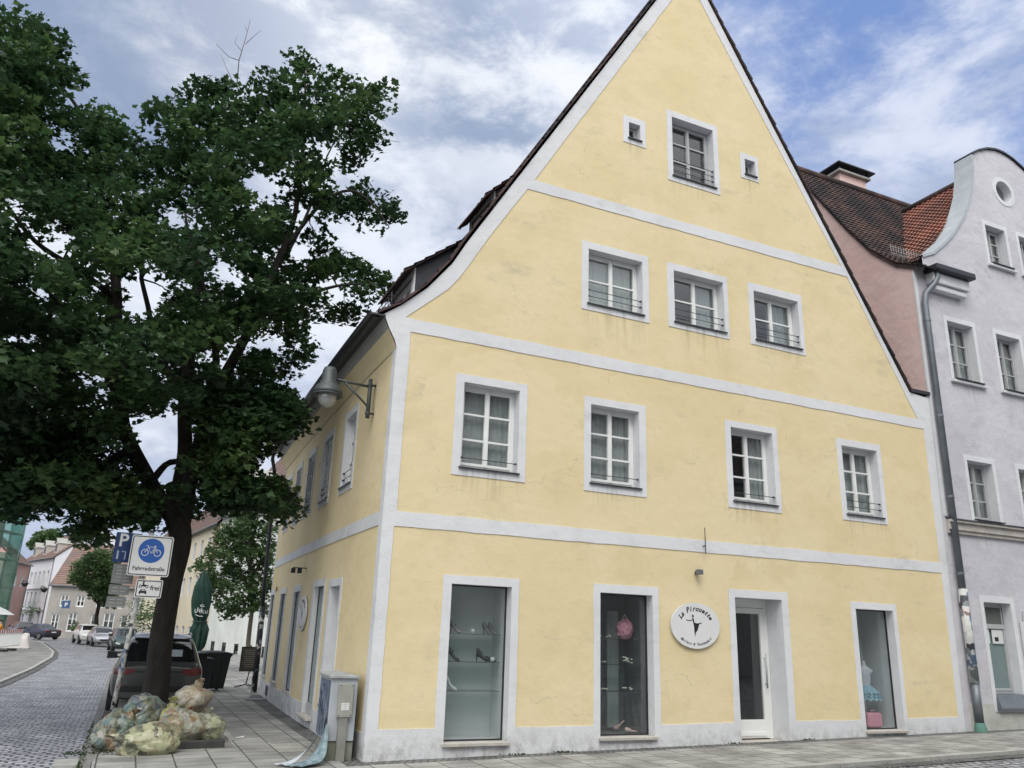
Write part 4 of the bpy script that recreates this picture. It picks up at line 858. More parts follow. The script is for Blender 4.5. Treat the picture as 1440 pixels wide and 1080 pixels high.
# ================================================================== cars
def car(name, label, loc, rz, L, W, Hh, paint, kind='hatch', cat='car', plate='signwhite', detail=False, group=None, roofm=None):
    """origin on the ground at the middle of the rear end, nose towards +Y"""
    root = empty(name, loc, rz, label=label, cat=cat, group=group)
    hw = W/2; zb = .24 if Hh > 1.5 else .2; belt = Hh*.60; hd = Hh*.575
    # stations: y, half width factor, bottom, belt, roof height, roof half width factor
    if kind == 'suv':
        S = [(0, .82, zb+.22, belt-.10, belt-.02, .74), (.035, .93, zb+.08, belt, belt+.03, .80), (.16, .98, zb+.02, belt+.02, belt+.17, .80), (.42, 1, zb, belt+.01, Hh-.10, .72), (.62, 1, zb, belt, Hh-.03, .70), (1.2, 1, zb, belt-.01, Hh, .70),
             (2.2, 1, zb, belt-.03, Hh-.01, .70), (2.75, 1, zb, belt-.04, Hh-.10, .70), (3.45*L/4.4, 1, zb, hd, hd+.06, .80), (3.9*L/4.4, .98, zb, hd-.05, hd-.0, .78), (4.25*L/4.4, .90, zb+.02, hd-.16, hd-.10, .72), (L, .72, zb+.15, hd-.30, hd-.26, .6)]
    elif kind == 'sedan':
        S = [(0, .84, zb+.18, belt-.08, belt-.02, .72), (.05, .94, zb+.05, belt, belt+.03, .78), (.35, .98, zb, belt+.01, belt+.06, .78), (.75, 1, zb, belt, belt+.16, .76), (1.35, 1, zb, belt, Hh-.05, .66), (1.8, 1, zb, belt, Hh, .66),
             (2.5, 1, zb, belt-.02, Hh-.03, .67), (3.3, 1, zb, hd, hd+.06, .78), (3.9, .98, zb, hd-.05, hd-.01, .77), (L-.2, .9, zb+.03, hd-.16, hd-.12, .7), (L, .72, zb+.14, hd-.3, hd-.27, .6)]
    else:
        S = [(0, .82, zb+.2, belt-.10, belt-.02, .72), (.04, .93, zb+.06, belt, belt+.04, .78), (.20, .98, zb, belt+.01, belt+.25, .76), (.45, 1, zb, belt, Hh-.08, .70), (.9, 1, zb, belt, Hh, .68), (1.9, 1, zb, belt-.02, Hh-.01, .68),
             (2.35, 1, zb, belt-.03, Hh-.1, .68), (3.05*L/4.0, 1, zb, hd, hd+.06, .78), (3.5*L/4.0, .97, zb, hd-.06, hd-.02, .77), (L-.15, .88, zb+.03, hd-.18, hd-.13, .7), (L, .7, zb+.15, hd-.32, hd-.28, .6)]
    bm = bmesh.new(); rings = []
    for (y, f, b, be, ro, rf) in S:
        w = hw*f; wr = hw*rf
        h = [(0, b), (w*.86, b), (w*.97, b+.13), (w, b+(be-b)*.55), (w*.985, be-.04), (w*.93, be+.015), ((w*.93+wr)/2, (be+ro)/2+.01), (wr, ro-.045), (wr*.86, ro-.008), (0, ro+.012)]
        pts = h+[(-x, z) for x, z in h[-2:0:-1]]
        rings.append([bm.verts.new((x, y, z)) for x, z in pts])
    n = len(rings[0])
    for a, b in zip(rings[:-1], rings[1:]):
        for k in range(n): bm.faces.new((a[k], b[k], b[(k+1) % n], a[(k+1) % n]))
    bm.faces.new(rings[0]); bm.faces.new(rings[-1][::-1])
    me = bpy.data.meshes.new('tmp'); bm.to_mesh(me); bm.free(); o = bpy.data.objects.new('tmp', me); COL.objects.link(o)
    s = o.modifiers.new('s', 'SUBSURF'); s.levels = 3 if detail else 2; dg = bpy.context.evaluated_depsgraph_get(); m2 = bpy.data.meshes.new_from_object(o.evaluated_get(dg))
    bpy.data.objects.remove(o); m2.materials.append(paint); m2.polygons.foreach_set('use_smooth', [True]*len(m2.polygons))
    body = bpy.data.objects.new('body', m2); COL.objects.link(body); body.parent = root
    bm = bmesh.new(); bm.from_mesh(m2); bv = BVHTree.FromBMesh(bm); bm.free()
    def patch(nm, poly, ax, mtl, off=.006, par=None, step=.08, holes=()):
        """poly in (a,z) thrown on to the body along ax: 'r' rear, 'f' front, 'L','R' sides, 't' top (x,y)"""
        xs = [p[0] for p in poly]; zs = [p[1] for p in poly]
        V = [Vector(p) for p in rough_edge(poly, step, 0)]; E = [(i, (i+1) % len(V)) for i in range(len(V))]; nb = len(V)
        x = min(xs)+step/2
        while x < max(xs):
            z = min(zs)+step/2
            while z < max(zs):
                if inside((x, z), poly): V.append(Vector((x, z)))
                z += step
            x += step
        vo, _, fo, *_r = delaunay_2d_cdt(V, E, [], 1, 1e-6); out = []; ok = []
        for p in vo:
            if ax == 'r': o_, d_ = Vector((p.x, -3, p.y)), Vector((0, 1, 0))
            elif ax == 'f': o_, d_ = Vector((p.x, L+3, p.y)), Vector((0, -1, 0))
            elif ax == 't': o_, d_ = Vector((p.x, p.y, 4)), Vector((0, 0, -1))
            else: o_, d_ = Vector(((-3 if ax == 'L' else 3), p.x, p.y)), Vector((1 if ax == 'L' else -1, 0, 0))
            h, nn, *_ = bv.ray_cast(o_, d_)
            ok.append(h is not None); out.append((h+nn*off) if h is not None else Vector((0, 0, 0)))
        mb = MB(); mb.smooth = True
        fs = [f for f in fo if all(ok[i] for i in f)]
        # rim into the body
        mb.add(out, fs); return mb.build(nm, mtl, par or root)
    gl = M['carglass']; b1 = belt+.06
    # side glass
    ys = {'suv': (.55, 2.0, 3.15), 'sedan': (.95, 2.0, 3.05), 'hatch': (.5, 1.75, 2.75)}[kind]
    for ax in 'LR':
        patch('side_window', [(ys[0], b1+.03), (ys[1]-.03, b1), (ys[1]-.03, Hh-.10), (ys[0]+.25, Hh-.12)], ax, gl)
        patch('side_window', [(ys[1]+.03, b1), (ys[2]-.05, b1), (ys[1]+.62, Hh-.12), (ys[1]+.03, Hh-.10)], ax, gl)
    wr = hw*.68
    zt = Hh-.10
    if kind == 'sedan': patch('rear_window', [(x, y) for x, y in [(-wr*.95, .62), (wr*.95, .62), (wr*.82, 1.22), (-wr*.82, 1.22)]], 't', gl)
    else: patch('rear_window', [(-wr*1.12, belt+.10), (wr*1.12, belt+.10), (wr*.96, zt), (-wr*.96, zt)], 'r', gl)
    yb = {'suv': (2.72, 3.35), 'sedan': (2.6, 3.2), 'hatch': (2.3, 2.95)}[kind]
    patch('windscreen', [(-wr*1.08, yb[1]*L/(4.4 if kind != 'hatch' else 4.0)), (-wr*.98, yb[0]), (wr*.98, yb[0]), (wr*1.08, yb[1]*L/(4.4 if kind != 'hatch' else 4.0))], 't', gl)
    for sx in (-1, 1):
        tl = [(sx*hw*.50, belt-.06), (sx*hw*.86, belt-.02), (sx*hw*.93, belt-.06), (sx*hw*.93, belt-.17), (sx*hw*.70, belt-.19), (sx*hw*.52, belt-.13)]
        patch('tail_light', tl, 'r', M['taillight'], .012)
        hl = [(sx*hw*.5, hd-.33), (sx*hw*.85, hd-.26), (sx*hw*.85, hd-.36), (sx*hw*.52, hd-.42)]
        patch('headlight', hl, 'f', M['headlight'], .012)
    patch('front_grille', [(-hw*.45, hd-.44), (hw*.45, hd-.44), (hw*.42, hd-.32), (-hw*.42, hd-.32)], 'f', M['black'], .01)
    patch('rear_bumper_trim', [(-hw*.84, zb+.20), (hw*.84, zb+.20), (hw*.88, zb+.32), (-hw*.88, zb+.32)], 'r', M['black'], .012)
    pm = patch('number_plate', rect(-.25, .25, belt-.32 if kind != 'sedan' else belt-.25, belt-.21 if kind != 'sedan' else belt-.14), 'r', M[plate], .014)
    # wheels
    for sx in (-1, 1):
        for y in (.82, L-.88):
            r_ = .34 if Hh > 1.5 else .31; x = sx*(hw-.115)
            Tw = lambda v, x=x, y=y, r_=r_, sx=sx: Vector((x+sx*v.z, y+v.x, r_+v.y))
            arch = MB(); arch.add([Tw(Vector((math.cos(a)*(r_+.06), math.sin(a)*(r_+.06), .121))) for a in [math.pi*k/14 for k in range(15)]]+[Tw(Vector((math.cos(a)*(r_+.06), math.sin(a)*(r_+.06), -.05))) for a in [math.pi*k/14 for k in range(15)]], [tuple(range(15))]+[(k, k+1, 16+k, 15+k) for k in range(14)])
            arch.build('wheel_arch', M['rubber'], root)
            w = MB(); w.lathe([(r_*.6, -.10), (r_*.93, -.11), (r_, -.07), (r_, .09), (r_*.93, .125), (r_*.66, .125)], (0, 0, 0), 24, Tw); wh_ = w.build('wheel', M['rubber'], root)
            w = MB(); w.lathe([(.03, .118), (r_*.2, .135), (r_*.25, .12)], (0, 0, 0), 14, Tw)
            for k in range(7):
                a = k*2*math.pi/7; c_, s_ = math.cos(a), math.sin(a); q = [Vector((c_*u-s_*v, s_*u+c_*v, .128)) for u, v in ((.04, -.03), (r_*.66, -.035), (r_*.66, .035), (.04, .03))]; w.add([Tw(v) for v in q], [(0, 1, 2, 3)])
            w.build('rim', M['rim'], wh_)
    for sx in (-1, 1):
        yy = ys[2]-.22
        m = MB(); m.box(-.13, .12, -.05, .08, -.085, .085, lambda a, b, c: Vector((sx*(hw+.11+a*.9), yy+b, belt+.12+c*(.9 if a*sx > 0 else 1)))); m.tube([(sx*(hw*.93), yy+.02, belt+.06), (sx*(hw+.04), yy, belt+.09)], .02, 6)
        m.build('wing_mirror', M['black'] if detail else paint, root, bevel=.03)
    return root, patch, hw, belt, zb
M['carglass'] = mat('car_glass', (.012, .014, .016), .03, spec=.9); M['taillight'] = mat('red_lens', (.13, .008, .010), .25, var=.3, vscale=9, coat=.6); M['headlight'] = mat('clear_lens', (.5, .52, .54), .1, metal=.4)
M['rim'] = mat('alloy_rim', (.30, .31, .32), .35, metal=.8)
def paint(name, c, rough=.3, metal=.4): return mat(name, c, rough, metal=metal, coat=.7, var=.05, vscale=1)
gsuv = paint('grey_car_paint', (.075, .082, .082), .3, .5)
root, patch, hw, belt, zb = car('parked_suv', 'grey SUV parked behind the maple trunk, rear facing the viewer', (-2.63, 7.45, g(-2.6, 8)+.0), R(-1), 4.4, 1.86, 1.60, gsuv, 'suv', detail=True)
for sx in (-1, 1):
    MB().tube([(sx*.60, .75, 1.585), (sx*.60, .85, 1.63), (sx*.615, 1.6, 1.65), (sx*.61, 2.3, 1.64), (sx*.60, 2.45, 1.60)], .014, 8).build('roof_rail', M['rim'], root)
patch('spoiler', [(-.58, 1.50), (.58, 1.50), (.56, 1.565), (-.56, 1.565)], 'r', gsuv, .07)
patch('diffuser', [(-.70, zb+.09), (.70, zb+.09), (.76, zb+.20), (-.76, zb+.20)], 'r', M['rim'], .012)
for sx in (-1, 1): patch('reflector', rect(*sorted((sx*.62, sx*.80)), zb+.335, zb+.36), 'r', M['taillight'], .012)
patch('light_strip', rect(-.45, .45, belt-.125, belt-.085), 'r', M['black'], .012)
patch('badge', circ(0, belt+.0, .045, .045, 10), 'r', M['rim'], .02)
MB().tube([(.0, .24, 1.06), (.02, .30, 1.10), (.30, .34, 1.12)], .012, 6).build('rear_wiper', M['black'], root)
patch('window_sticker', rect(.22, .44, 1.16, 1.30), 'r', mat('parcel_paper', (.35, .42, .46), .5), .009)
MB().tube([(.0, .95, 1.60), (.0, .90, 1.66), (.0, .78, 1.69)], .02, 6).build('roof_aerial', M['black'], root)
t, p_, *_ = car('parked_car', 'dark blue car parked at the bend, nearer of the two dark ones', (-9.7, 79.5, g(-9, 80)), R(40), 4.5, 1.85, 1.5, paint('navy_car_paint', (.018, .022, .05), .3, .3), 'sedan', group='cars parked down the street')
car('parked_car', 'black estate car at the far bend, partly behind the dark blue car and the barrier', (-13.3, 93, g(-13, 93)), R(20), 4.5, 1.85, 1.55, paint('black_car_paint', (.015, .017, .02), .3, .3), 'suv', group='cars parked down the street')
def facing(x, y, rz, L):   # cars seen nose first
    return (x-math.sin(rz)*-L, y+math.cos(rz)*L, 0)
def car_nose(label, x, y, turn, L, W, Hh, pt, kind):
    rz = math.pi+turn; rx, ry = x+math.sin(rz)*L, y-math.cos(rz)*L
    return car('parked_car', label, (rx, ry, g(x, y)), rz, L, W, Hh, pt, kind, group='cars parked down the street')
car_nose('white car behind the silver hatchback, front facing the viewer, before the grey house', -5.9, 66.5, R(12), 4.3, 1.8, 1.62, paint('white_car_paint', (.62, .62, .60), .35, .0), 'suv')
car_nose('silver hatchback parked nose first before the grey house, left of the dark green car', -4.75, 61.0, R(10), 4.0, 1.75, 1.46, paint('silver_car_paint', (.42, .43, .47), .3, .5), 'hatch')
car_nose('dark green car half hidden by the sticker covered sign pole and the grey SUV', -3.15, 47.3, R(6), 4.1, 1.75, 1.5, paint('green_car_paint', (.02, .04, .035), .3, .3), 'hatch')
car_nose('pale car glimpsed behind the dark green car, left of the maple trunk', -3.3, 56.5, R(6), 4.2, 1.75, 1.48, paint('cream_car_paint', (.6, .57, .56), .35, .0), 'hatch')
# ================================================================== wheelie bins
def bin_(name, label, loc, rz, w, dpt, h, col, wheels=True):
    t = empty(name, loc, rz, label=label, cat='bin'); o = MB(); a, b = w*.40, w*.5; c, d = dpt*.38, dpt*.5
    o.add([(-a, -c, .06), (a, -c, .06), (a, c, .06), (-a, c, .06), (-b, -d, h), (b, -d, h), (b, d, h), (-b, d, h)], [(3, 2, 1, 0), (4, 5, 6, 7), (0, 1, 5, 4), (1, 2, 6, 5), (2, 3, 7, 6), (3, 0, 4, 7)])
    o.box(-b-.02, b+.02, -d-.02, d+.02, h-.08, h-.03)
    for k in (-1, 0, 1): o.box(k*w*.24-.015, k*w*.24+.015, -d*.96-.0, -c, .12, h-.1, lambda x, y, z: Vector((x*(.8+.2*z/h), -(c+(d-c)*z/h)-.012+(y+c)*.0+(.02 if y > -c-.001 else 0), z)))
    o.build('bin_body', col, t, bevel=.02)
    o = MB(); o.grid(lambda u, v: Vector((-b-.04+(2*b+.08)*u, -d-.05+(2*d+.10)*v, h+.0+.07*math.sin(math.pi*u)**.5*math.sin(math.pi*(.15+.7*v)))), 10, 8); o.box(-b-.04, b+.04, -d-.05, d+.05, h-.03, h+.004); o.build('lid', col, t)
    for s in (-1, 1):
        o = MB(); o.lathe([(.10, -.03), (.10, .03)], (0, 0, 0), 16, lambda v: Vector((s*(a+.0)+v.z, c+.02+v.x, .10+v.y))); o.build('wheel', M['rubber'], t)
    MB().tube([(-b*.7, d+.05, h-.06), (-b*.7, d+.10, h-.02), (b*.7, d+.10, h-.02), (b*.7, d+.05, h-.06)], .018, 6).build('handle', col, t)
    return t
dk = mat('anthracite_bin_plastic', (.018, .021, .026), .4, var=.2, vscale=5)
bin_('wheelie_bin', 'large dark wheelie bin with a wide lid standing right of the grey SUV', (-.98, 14.0, g(-1, 14)), R(14), .92, .72, 1.04, dk)
bin_('wheelie_bin', 'smaller dark wheelie bin tucked between the SUV and the large bin', (-1.28, 13.15, g(-1, 14)), R(6), .5, .55, .9, dk)
# ================================================================== closed parasol
t = empty('closed_parasol', (-1.06, 19.8, g(-1, 20)), label='closed dark green beer-garden parasol behind the bins', cat='parasol')
MB().tube([(0, 0, 0), (0, 0, 3.7)], .035, 10).build('pole', M['grey'], t)
gm = mat('dark_green_canvas', (.006, .036, .026), .8, var=.25, vscale=4)
o = MB(); o.smooth = True
def par(u, v):
    a = u*2*math.pi; z = .85+v*2.9
    r_ = np.interp(v, [0, .08, .28, .38, .45, .62, .8, .93, 1], [.14, .26, .30, .19, .26, .32, .29, .14, .04])
    r_ *= .94+.20*math.sin(a*8+v*3+.8*math.sin(v*9))*(1-v*.5)+.11*math.sin(a*3+v*9)+.05*math.sin(a*15+v*21)
    return Vector((math.cos(a)*r_+.05*math.sin(v*5), math.sin(a)*r_, z+(.07*math.sin(a*4) if v < .02 else 0)))
o.grid(par, 96, 40); o.build('folded_canopy', gm, t)
o = MB(); o.tube([Vector((.27*math.cos(a)+.04, .27*math.sin(a), 1.93)) for a in [k*math.pi/8 for k in range(17)]], .02, 6); o.build('tie_strap', M['black'], t)
def PC(x, y):   # lettering wraps the canopy
    a = -math.pi/2+x/.36-.12; return Vector((math.cos(a)*.385+.05, math.sin(a)*.385, 2.28+y-x*.15))
o = MB()
for pts in ([(-.22, .05), (-.2, -.08), (-.14, -.05)], [(-.12, .12), (-.13, -.04)], [(-.08, .0), (-.02, .03), (-.05, .08), (-.09, .02), (-.03, -.04)], [(.01, .12), (.0, -.05)], [(.08, .06), (.02, .01), (.09, -.05)], [(.13, .05), (.14, -.04), (.2, -.02), (.21, .08)], [(-.18, -.14), (-.05, -.17), (.08, -.15)], [(-.06, .20), (.02, .24), (.08, .19), (.0, .16), (-.06, .20)]):
    stroke(o, pts, .022, PC)
o.build('printed_lettering', M['signwhite'], t)
# ================================================================== chalk board and bits at the far downpipe
t = empty('menu_board', (.18, 14.6, g(0, 14.5)), R(8), label='dark menu board on a wheeled stand beside the stickered downpipe', cat='sign')
MB().box(-.27, .27, -.025, .025, .50, 1.20).build('board', mat('scuffed_black_board', (.03, .03, .03), .6, col2=(.09, .085, .075), vscale=5), t, bevel=.008)
o = MB(); o.box(-.28, .28, -.03, -.026, .49, .52); o.box(-.28, .28, -.03, -.026, 1.18, 1.21); o.box(-.28, -.25, -.03, -.026, .52, 1.18); o.box(.25, .28, -.03, -.026, .52, 1.18); o.build('board_frame', M['black'], t)
o = MB(); 
for k in range(9): stroke(o, [(-.18+.02*(k % 3), 1.1-k*.06), (-.05, 1.1-k*.06+.01), (.12+.03*(k % 2), 1.1-k*.06)], .008, lambda x, z: Vector((x, -.027, z)))
o.build('chalk_scrawl', M['stonesill'], t)
o = MB(); o.tube([(.05, 0, .52), (.0, .05, .12)], .02); o.tube([(-.35, .0, .04), (.0, .05, .12), (.3, .1, .03)], .022); o.tube([(0, .05, .12), (.05, -.3, .03)], .022); o.build('stand', sticker_mat('scratched_stand', (.05, .05, .05), 14, .45), t)
MB().box(-.35, .25, 10.35, 11.0, g(0, 10.7)-.02, g(0, 10.7)+.012).build('drain_grate', M['zinc']); tag(bpy.data.objects['drain_grate'], 'flat grey metal cover in the pavement by the wall vent', 'manhole cover')
# ================================================================== switch cabinet with torn banner
t = empty('switch_cabinet', (-.31, .62, -.02), R(-2), label='grey electrical switch cabinet with blue graffiti flank at the house corner', cat='cabinet')
cm = mat('cabinet_grey', (.36, .39, .42), .6, var=.12, vscale=3)
MB().box(-.20, .20, -.42, .48, .27, 1.14).build('cabinet_body', cm, t, bevel=.01)
MB().box(-.19, .20, -.40, .47, -.05, .262).build('plinth', mat('mossy_concrete', (.24, .24, .21), .9, col2=(.15, .16, .12), vscale=5), t, bevel=.008)
o = MB(); o.add([(-.23, -.46, 1.14), (.22, -.46, 1.14), (.22, .50, 1.14), (-.23, .50, 1.14), (-.23, -.46, 1.17), (.22, -.46, 1.17), (.22, .50, 1.17), (-.23, .50, 1.17), (0, -.3, 1.215), (0, .36, 1.215)], [(3, 2, 1, 0), (0, 1, 5, 4), (1, 2, 6, 5), (2, 3, 7, 6), (3, 0, 4, 7), (4, 5, 8), (5, 6, 9, 8), (6, 7, 9), (7, 4, 8, 9)]); o.build('cabinet_roof', mat('weathered_lid', (.33, .35, .35), .6, var=.3, vscale=9), t)
MB().box(-.09, .13, -.50, -.424, .60, 1.07).build('meter_box', mat('box_beige_grey', (.29, .29, .26), .7, var=.15, vscale=6), t, bevel=.012)
MB().box(-.055, .075, -.49, -.424, -.04, .60).build('cable_duct', mat('duct_grey', (.22, .22, .20), .8, var=.2, vscale=4), t, bevel=.006)
o = MB(); PL = lambda x, z: Vector((x, -.5025, z)); o.add([PL(-.04, .70), PL(.08, .70), PL(.08, .80), PL(-.04, .80)], [(0, 1, 2, 3)]); lb = o.build('label_plate', M['signwhite'], t)
o = MB(); 
for k in range(3): stroke(o, [(-.035, .72+.03*k), (.075, .72+.03*k)], .004, lambda x, z: Vector((x, -.504, z)))
stroke(o, [(.02, .70), (.02, .80)], .004, lambda x, z: Vector((x, -.5038, z))); o.build('label_rules', M['grey'], lb)
o = MB()
for x, z in ((-.07, 1.04), (.11, 1.04), (-.07, .63), (.11, .63)): o.lathe([(.009, 0), (.007, .005)], (0, 0, 0), 8, lambda v: Vector((x+v.x, -.500-v.z, z+v.y)))
o.build('screws', M['darkmetal'], t)
# graffiti on the street flank (x = -.20)
o = MB(); PGf = lambda y, z: Vector((-.2035, y, z)); rs = random.Random(4)
o.add([PGf(-.38, .30), PGf(.44, .30), PGf(.44, 1.10), PGf(-.38, 1.10)], [(0, 1, 2, 3)]); gp = o.build('painted_panel', mat('blue_grey_spray', (.16, .20, .26), .6, col2=(.07, .09, .14), vscale=4), t)
o = MB(); PG2 = lambda y, z: Vector((-.206-rs.random()*.0015, y, z))
for k in range(30):
    y = rs.uniform(-.34, .38); z = rs.uniform(.45, 1.05); h_ = rs.uniform(.1, .32); w_ = rs.uniform(-.1, .1); stroke(o, [(y, z), (y+w_*.3, z-h_*.4), (y+w_, z-h_*.7), (y+w_*1.2, max(.32, z-h_))], rs.uniform(.012, .03), PG2)
o.build('graffiti_dark', mat('graffiti_navy', (.02, .03, .08), .5), gp)
o = MB()
for k in range(26):
    y = rs.uniform(-.34, .38); z = rs.uniform(.5, 1.05); h_ = rs.uniform(.08, .3); w_ = rs.uniform(-.08, .08); stroke(o, [(y, z), (y+w_, z-h_*.5), (y+w_*.3, z-h_)], rs.uniform(.006, .014), lambda a, b: Vector((-.209-rs.random()*.001, a, b)))
o.build('graffiti_light', mat('graffiti_pale', (.42, .48, .55), .5), gp)
# torn banner: pale blue sheet peeling off the flank down on to the slabs
bl = mat('pale_blue_banner', (.25, .32, .35), .6, col2=(.08, .14, .16), vscale=12)
t = empty('torn_banner', (0, 0, 0), label='pale blue torn banner peeling from the switch cabinet down on to the pavement', cat='banner')
def curve3(pts, n=24):
    pts = [Vector(p) for p in pts]; out = []
    for i in range(n+1):
        q = i/n*(len(pts)-1); k = min(int(q), len(pts)-2); f = q-k; p0 = pts[max(k-1, 0)]; p1 = pts[k]; p2 = pts[k+1]; p3 = pts[min(k+2, len(pts)-1)]
        out.append(.5*((2*p1)+(-p0+p2)*f+(2*p0-5*p1+4*p2-p3)*f*f+(-p0+3*p1-3*p2+p3)*f**3))
    return out
c1 = curve3([(-.57, .24, .62), (-.66, .10, .40), (-.80, .0, .20), (-.98, -.10, .04), (-1.12, -.18, .005)]); c2 = curve3([(-.54, .42, .50), (-.66, .32, .24), (-.84, .22, .08), (-1.06, .10, .02), (-1.26, .0, .0)])
o = MB(); o.smooth = True; o.grid(lambda u, v: c1[int(round(u*24))].lerp(c2[int(round(u*24))], v)+Vector((0, 0, .01+.012*math.sin(v*9+u*4))), 24, 6); o.build('folded_edge', mat('grey_white_banner', (.42, .46, .50), .6, var=.2, vscale=9), t)
c3 = curve3([(-.53, .14, .46), (-.54, .04, .28), (-.58, -.10, .12), (-.70, -.26, .03), (-.92, -.36, .004)]); c4 = curve3([(-.56, .20, .44), (-.66, .10, .18), (-.80, -.02, .07), (-.96, -.12, .02), (-1.14, -.20, .0)])
o = MB(); o.smooth = True; o.grid(lambda u, v: c3[int(round(u*24))].lerp(c4[int(round(u*24))], v)+Vector((0, 0, .012+.03*math.sin(v*math.pi)*(1-u)+.008*math.sin(v*12+u*9))), 24, 10); o.build('loose_flap', bl, t)
M['darkblue'] = mat('shaded_blue_sign', (.018, .045, .14), .5, var=.2, vscale=5)  # sign blue darkened to carry the tree shade on the parking sign
# ================================================================== sign post
zg = g(-3.4, 3)
t = empty('sign_post', (-3.43, 3.0, zg), label='leaning pole covered in stickers carrying the street signs in front of the trunk', cat='post')
MB().tube([(0, 0, 0), (.17, 0, 3.36)], .038, 12).build('pole', sticker_mat('stickered_pole', (.30, .31, .31), 13, .62), t)
MB().tube([(.17, 0, 3.36), (.171, 0, 3.40)], .04, 12).build('pole_cap', M['black'], t)
o = MB()
for z in (3.12, 2.66, 2.40, 2.22): o.box(.05+z*.05-.06, .05+z*.05+.02, -.05, .05, z-.015, z+.015)
o.build('clamps', M['grey'], t)
def plate(name, label, c, w, h, rz=0, rx=0, bord=True, m_='signwhite', rad=.04, lean=0, cat='sign'):
    e = empty(name, c, rz, label=label, cat=cat); e.rotation_euler = (0, lean, rz)
    def rr(w, h, r_): return [p for cx_, cy_, a in ((w/2-r_, h/2-r_, 0), (-w/2+r_, h/2-r_, 90), (-w/2+r_, -h/2+r_, 180), (w/2-r_, -h/2+r_, 270)) for p in circ(cx_, cy_, r_, r_, 6, a, a+90)]
    PP = lambda x, z, d=0: Vector((x, -d, z))
    flat(MB(), rr(w, h, rad), [], PP, .004, .006).build('plate', M[m_], e)
    flat(MB(), rr(w, h, rad), [], PP, -.0025).build('plate_back', M['grey'], e)
    if bord: flat(MB(), rr(w-.03, h-.03, rad-.008), [rr(w-.06, h-.06, rad-.015)], PP, .006).build('border', M['signblack'], e)
    return e, (lambda x, z, d=.0065: Vector((x, -d, z)))
e, PP = plate('cycle_street_sign', 'white square sign with a blue bicycle disc above the word Fahrradstraße', (-3.22, 2.93, 2.90), .66, .68)
o = MB(); o.add([PP(*p) for p in circ(0, .085, .205, .205, 40)], [list(range(40))]); dsc = o.build('blue_disc', M['signblue'], e)
o = MB(); Pw = lambda x, z: PP(x*1.12, .085+z*1.12, .0085)
for cx_ in (-.088, .088): flat(o, circ(cx_, -.03, .052, .052, 22), [circ(cx_, -.03, .042, .042, 22)], lambda x, z, d: Pw(x, z))
for pts in ([(-.088, -.03), (-.045, .055), (.05, .055), (.088, -.03)], [(-.045, .055), (-.005, -.035), (.05, .055)], [(-.045, .055), (-.052, .072), (-.07, .075), (-.075, .062)], [(-.088, -.03), (-.088, -.005)], [(.088, -.03), (.02, -.035), (.045, .03)], [(.05, .055), (.047, .07)], [(.025, .073), (.065, .073)], [(.0, -.035), (.088, -.03)]): stroke(o, pts, .009, Pw)
o.build('bicycle_symbol', M['signwhite'], dsc)
text(MB(), 'Fahrradstraße', .092, lambda x, z: PP(x, z), 0, -.245, bold=.0015, sx=.98).build('lettering', M['signblack'], e)
e, PP = plate('supplementary_sign', 'small white plate reading frei with motorcycle and car symbols below the bicycle sign', (-3.165, 2.93, 2.355), .42, .30, rad=.025)
text(MB(), 'frei', .11, lambda x, z: PP(x, z), .095, -.02, bold=.002).build('lettering', M['signblack'], e)
o = MB(); Pm = lambda x, z: PP(x-.085, z)
flat(o, [(-.06, -.075), (.06, -.075), (.06, -.05), (.045, -.035), (.032, -.012), (-.032, -.012), (-.045, -.035), (-.06, -.05)], [[(-.03, -.035), (.03, -.035), (.022, -.02), (-.022, -.02)]], lambda x, z, d: Pm(x, z))
for x in (-.045, .045): flat(o, rect(x-.012, x+.012, -.09, -.075), [], lambda x, z, d: Pm(x, z))
for x in (-.05, .05): flat(o, circ(x, .035, .026, .026, 14), [circ(x, .035, .015, .015, 14)], lambda x, z, d: Pm(x, z))
flat(o, [(-.04, .035), (.03, .03), (.045, .06), (.01, .065), (.0, .10), (-.02, .10), (-.02, .06)], [], lambda x, z, d: Pm(x, z)); flat(o, circ(-.005, .112, .014, .014, 10), [], lambda x, z, d: Pm(x, z))
o.build('vehicle_symbols', M['signblack'], e)
e, PP = plate('parking_sign', 'blue parking sign half hidden behind the left edge of the bicycle sign', (-3.60, 3.06, 3.02), .42, .50, rz=R(12), bord=False, m_='darkblue', rad=.02)
text(MB(), 'P', .30, lambda x, z: PP(x, z), -.08, .02, bold=.006).build('lettering', M['signwhite'], e)
o = MB(); stroke(o, [(-.14, -.06), (-.14, -.2)], .03, lambda x, z: PP(x, z)); stroke(o, [(-.08, -.07), (-.02, -.07), (-.02, -.2)], .02, lambda x, z: PP(x, z)); o.build('symbol', mat('pale_blue_print', (.35, .42, .55), .5), e)
gp_ = mat('weathered_sign_back', (.20, .21, .21), .6, var=.2, vscale=7); M['gp'] = gp_
for k, (z, h_, lab) in enumerate(((2.58, .32, 'grey weathered text plate directly under the blue parking sign'), (2.32, .16, 'narrow grey text plate, second under the blue parking sign'), (2.12, .18, 'grey text plate, lowest of the stack beside the stickered pole'))):
    e, PP = plate('text_plate', lab, (-3.60-.018*k, 3.06, z), .34-.02*k, h_, rz=R(12), bord=False, m_='gp', rad=.015)
    e['group'] = 'grey text plates under the parking sign'
    o = MB()
    for j in range(int(h_/.06)): stroke(o, [(-.11, h_/2-.05-j*.055), (-.02, h_/2-.05-j*.055)], .02, lambda x, z: PP(x, z)); stroke(o, [(.01, h_/2-.05-j*.055), (.11, h_/2-.05-j*.055)], .02, lambda x, z: PP(x, z))
    o.build('faded_lettering', M['cove'], e)
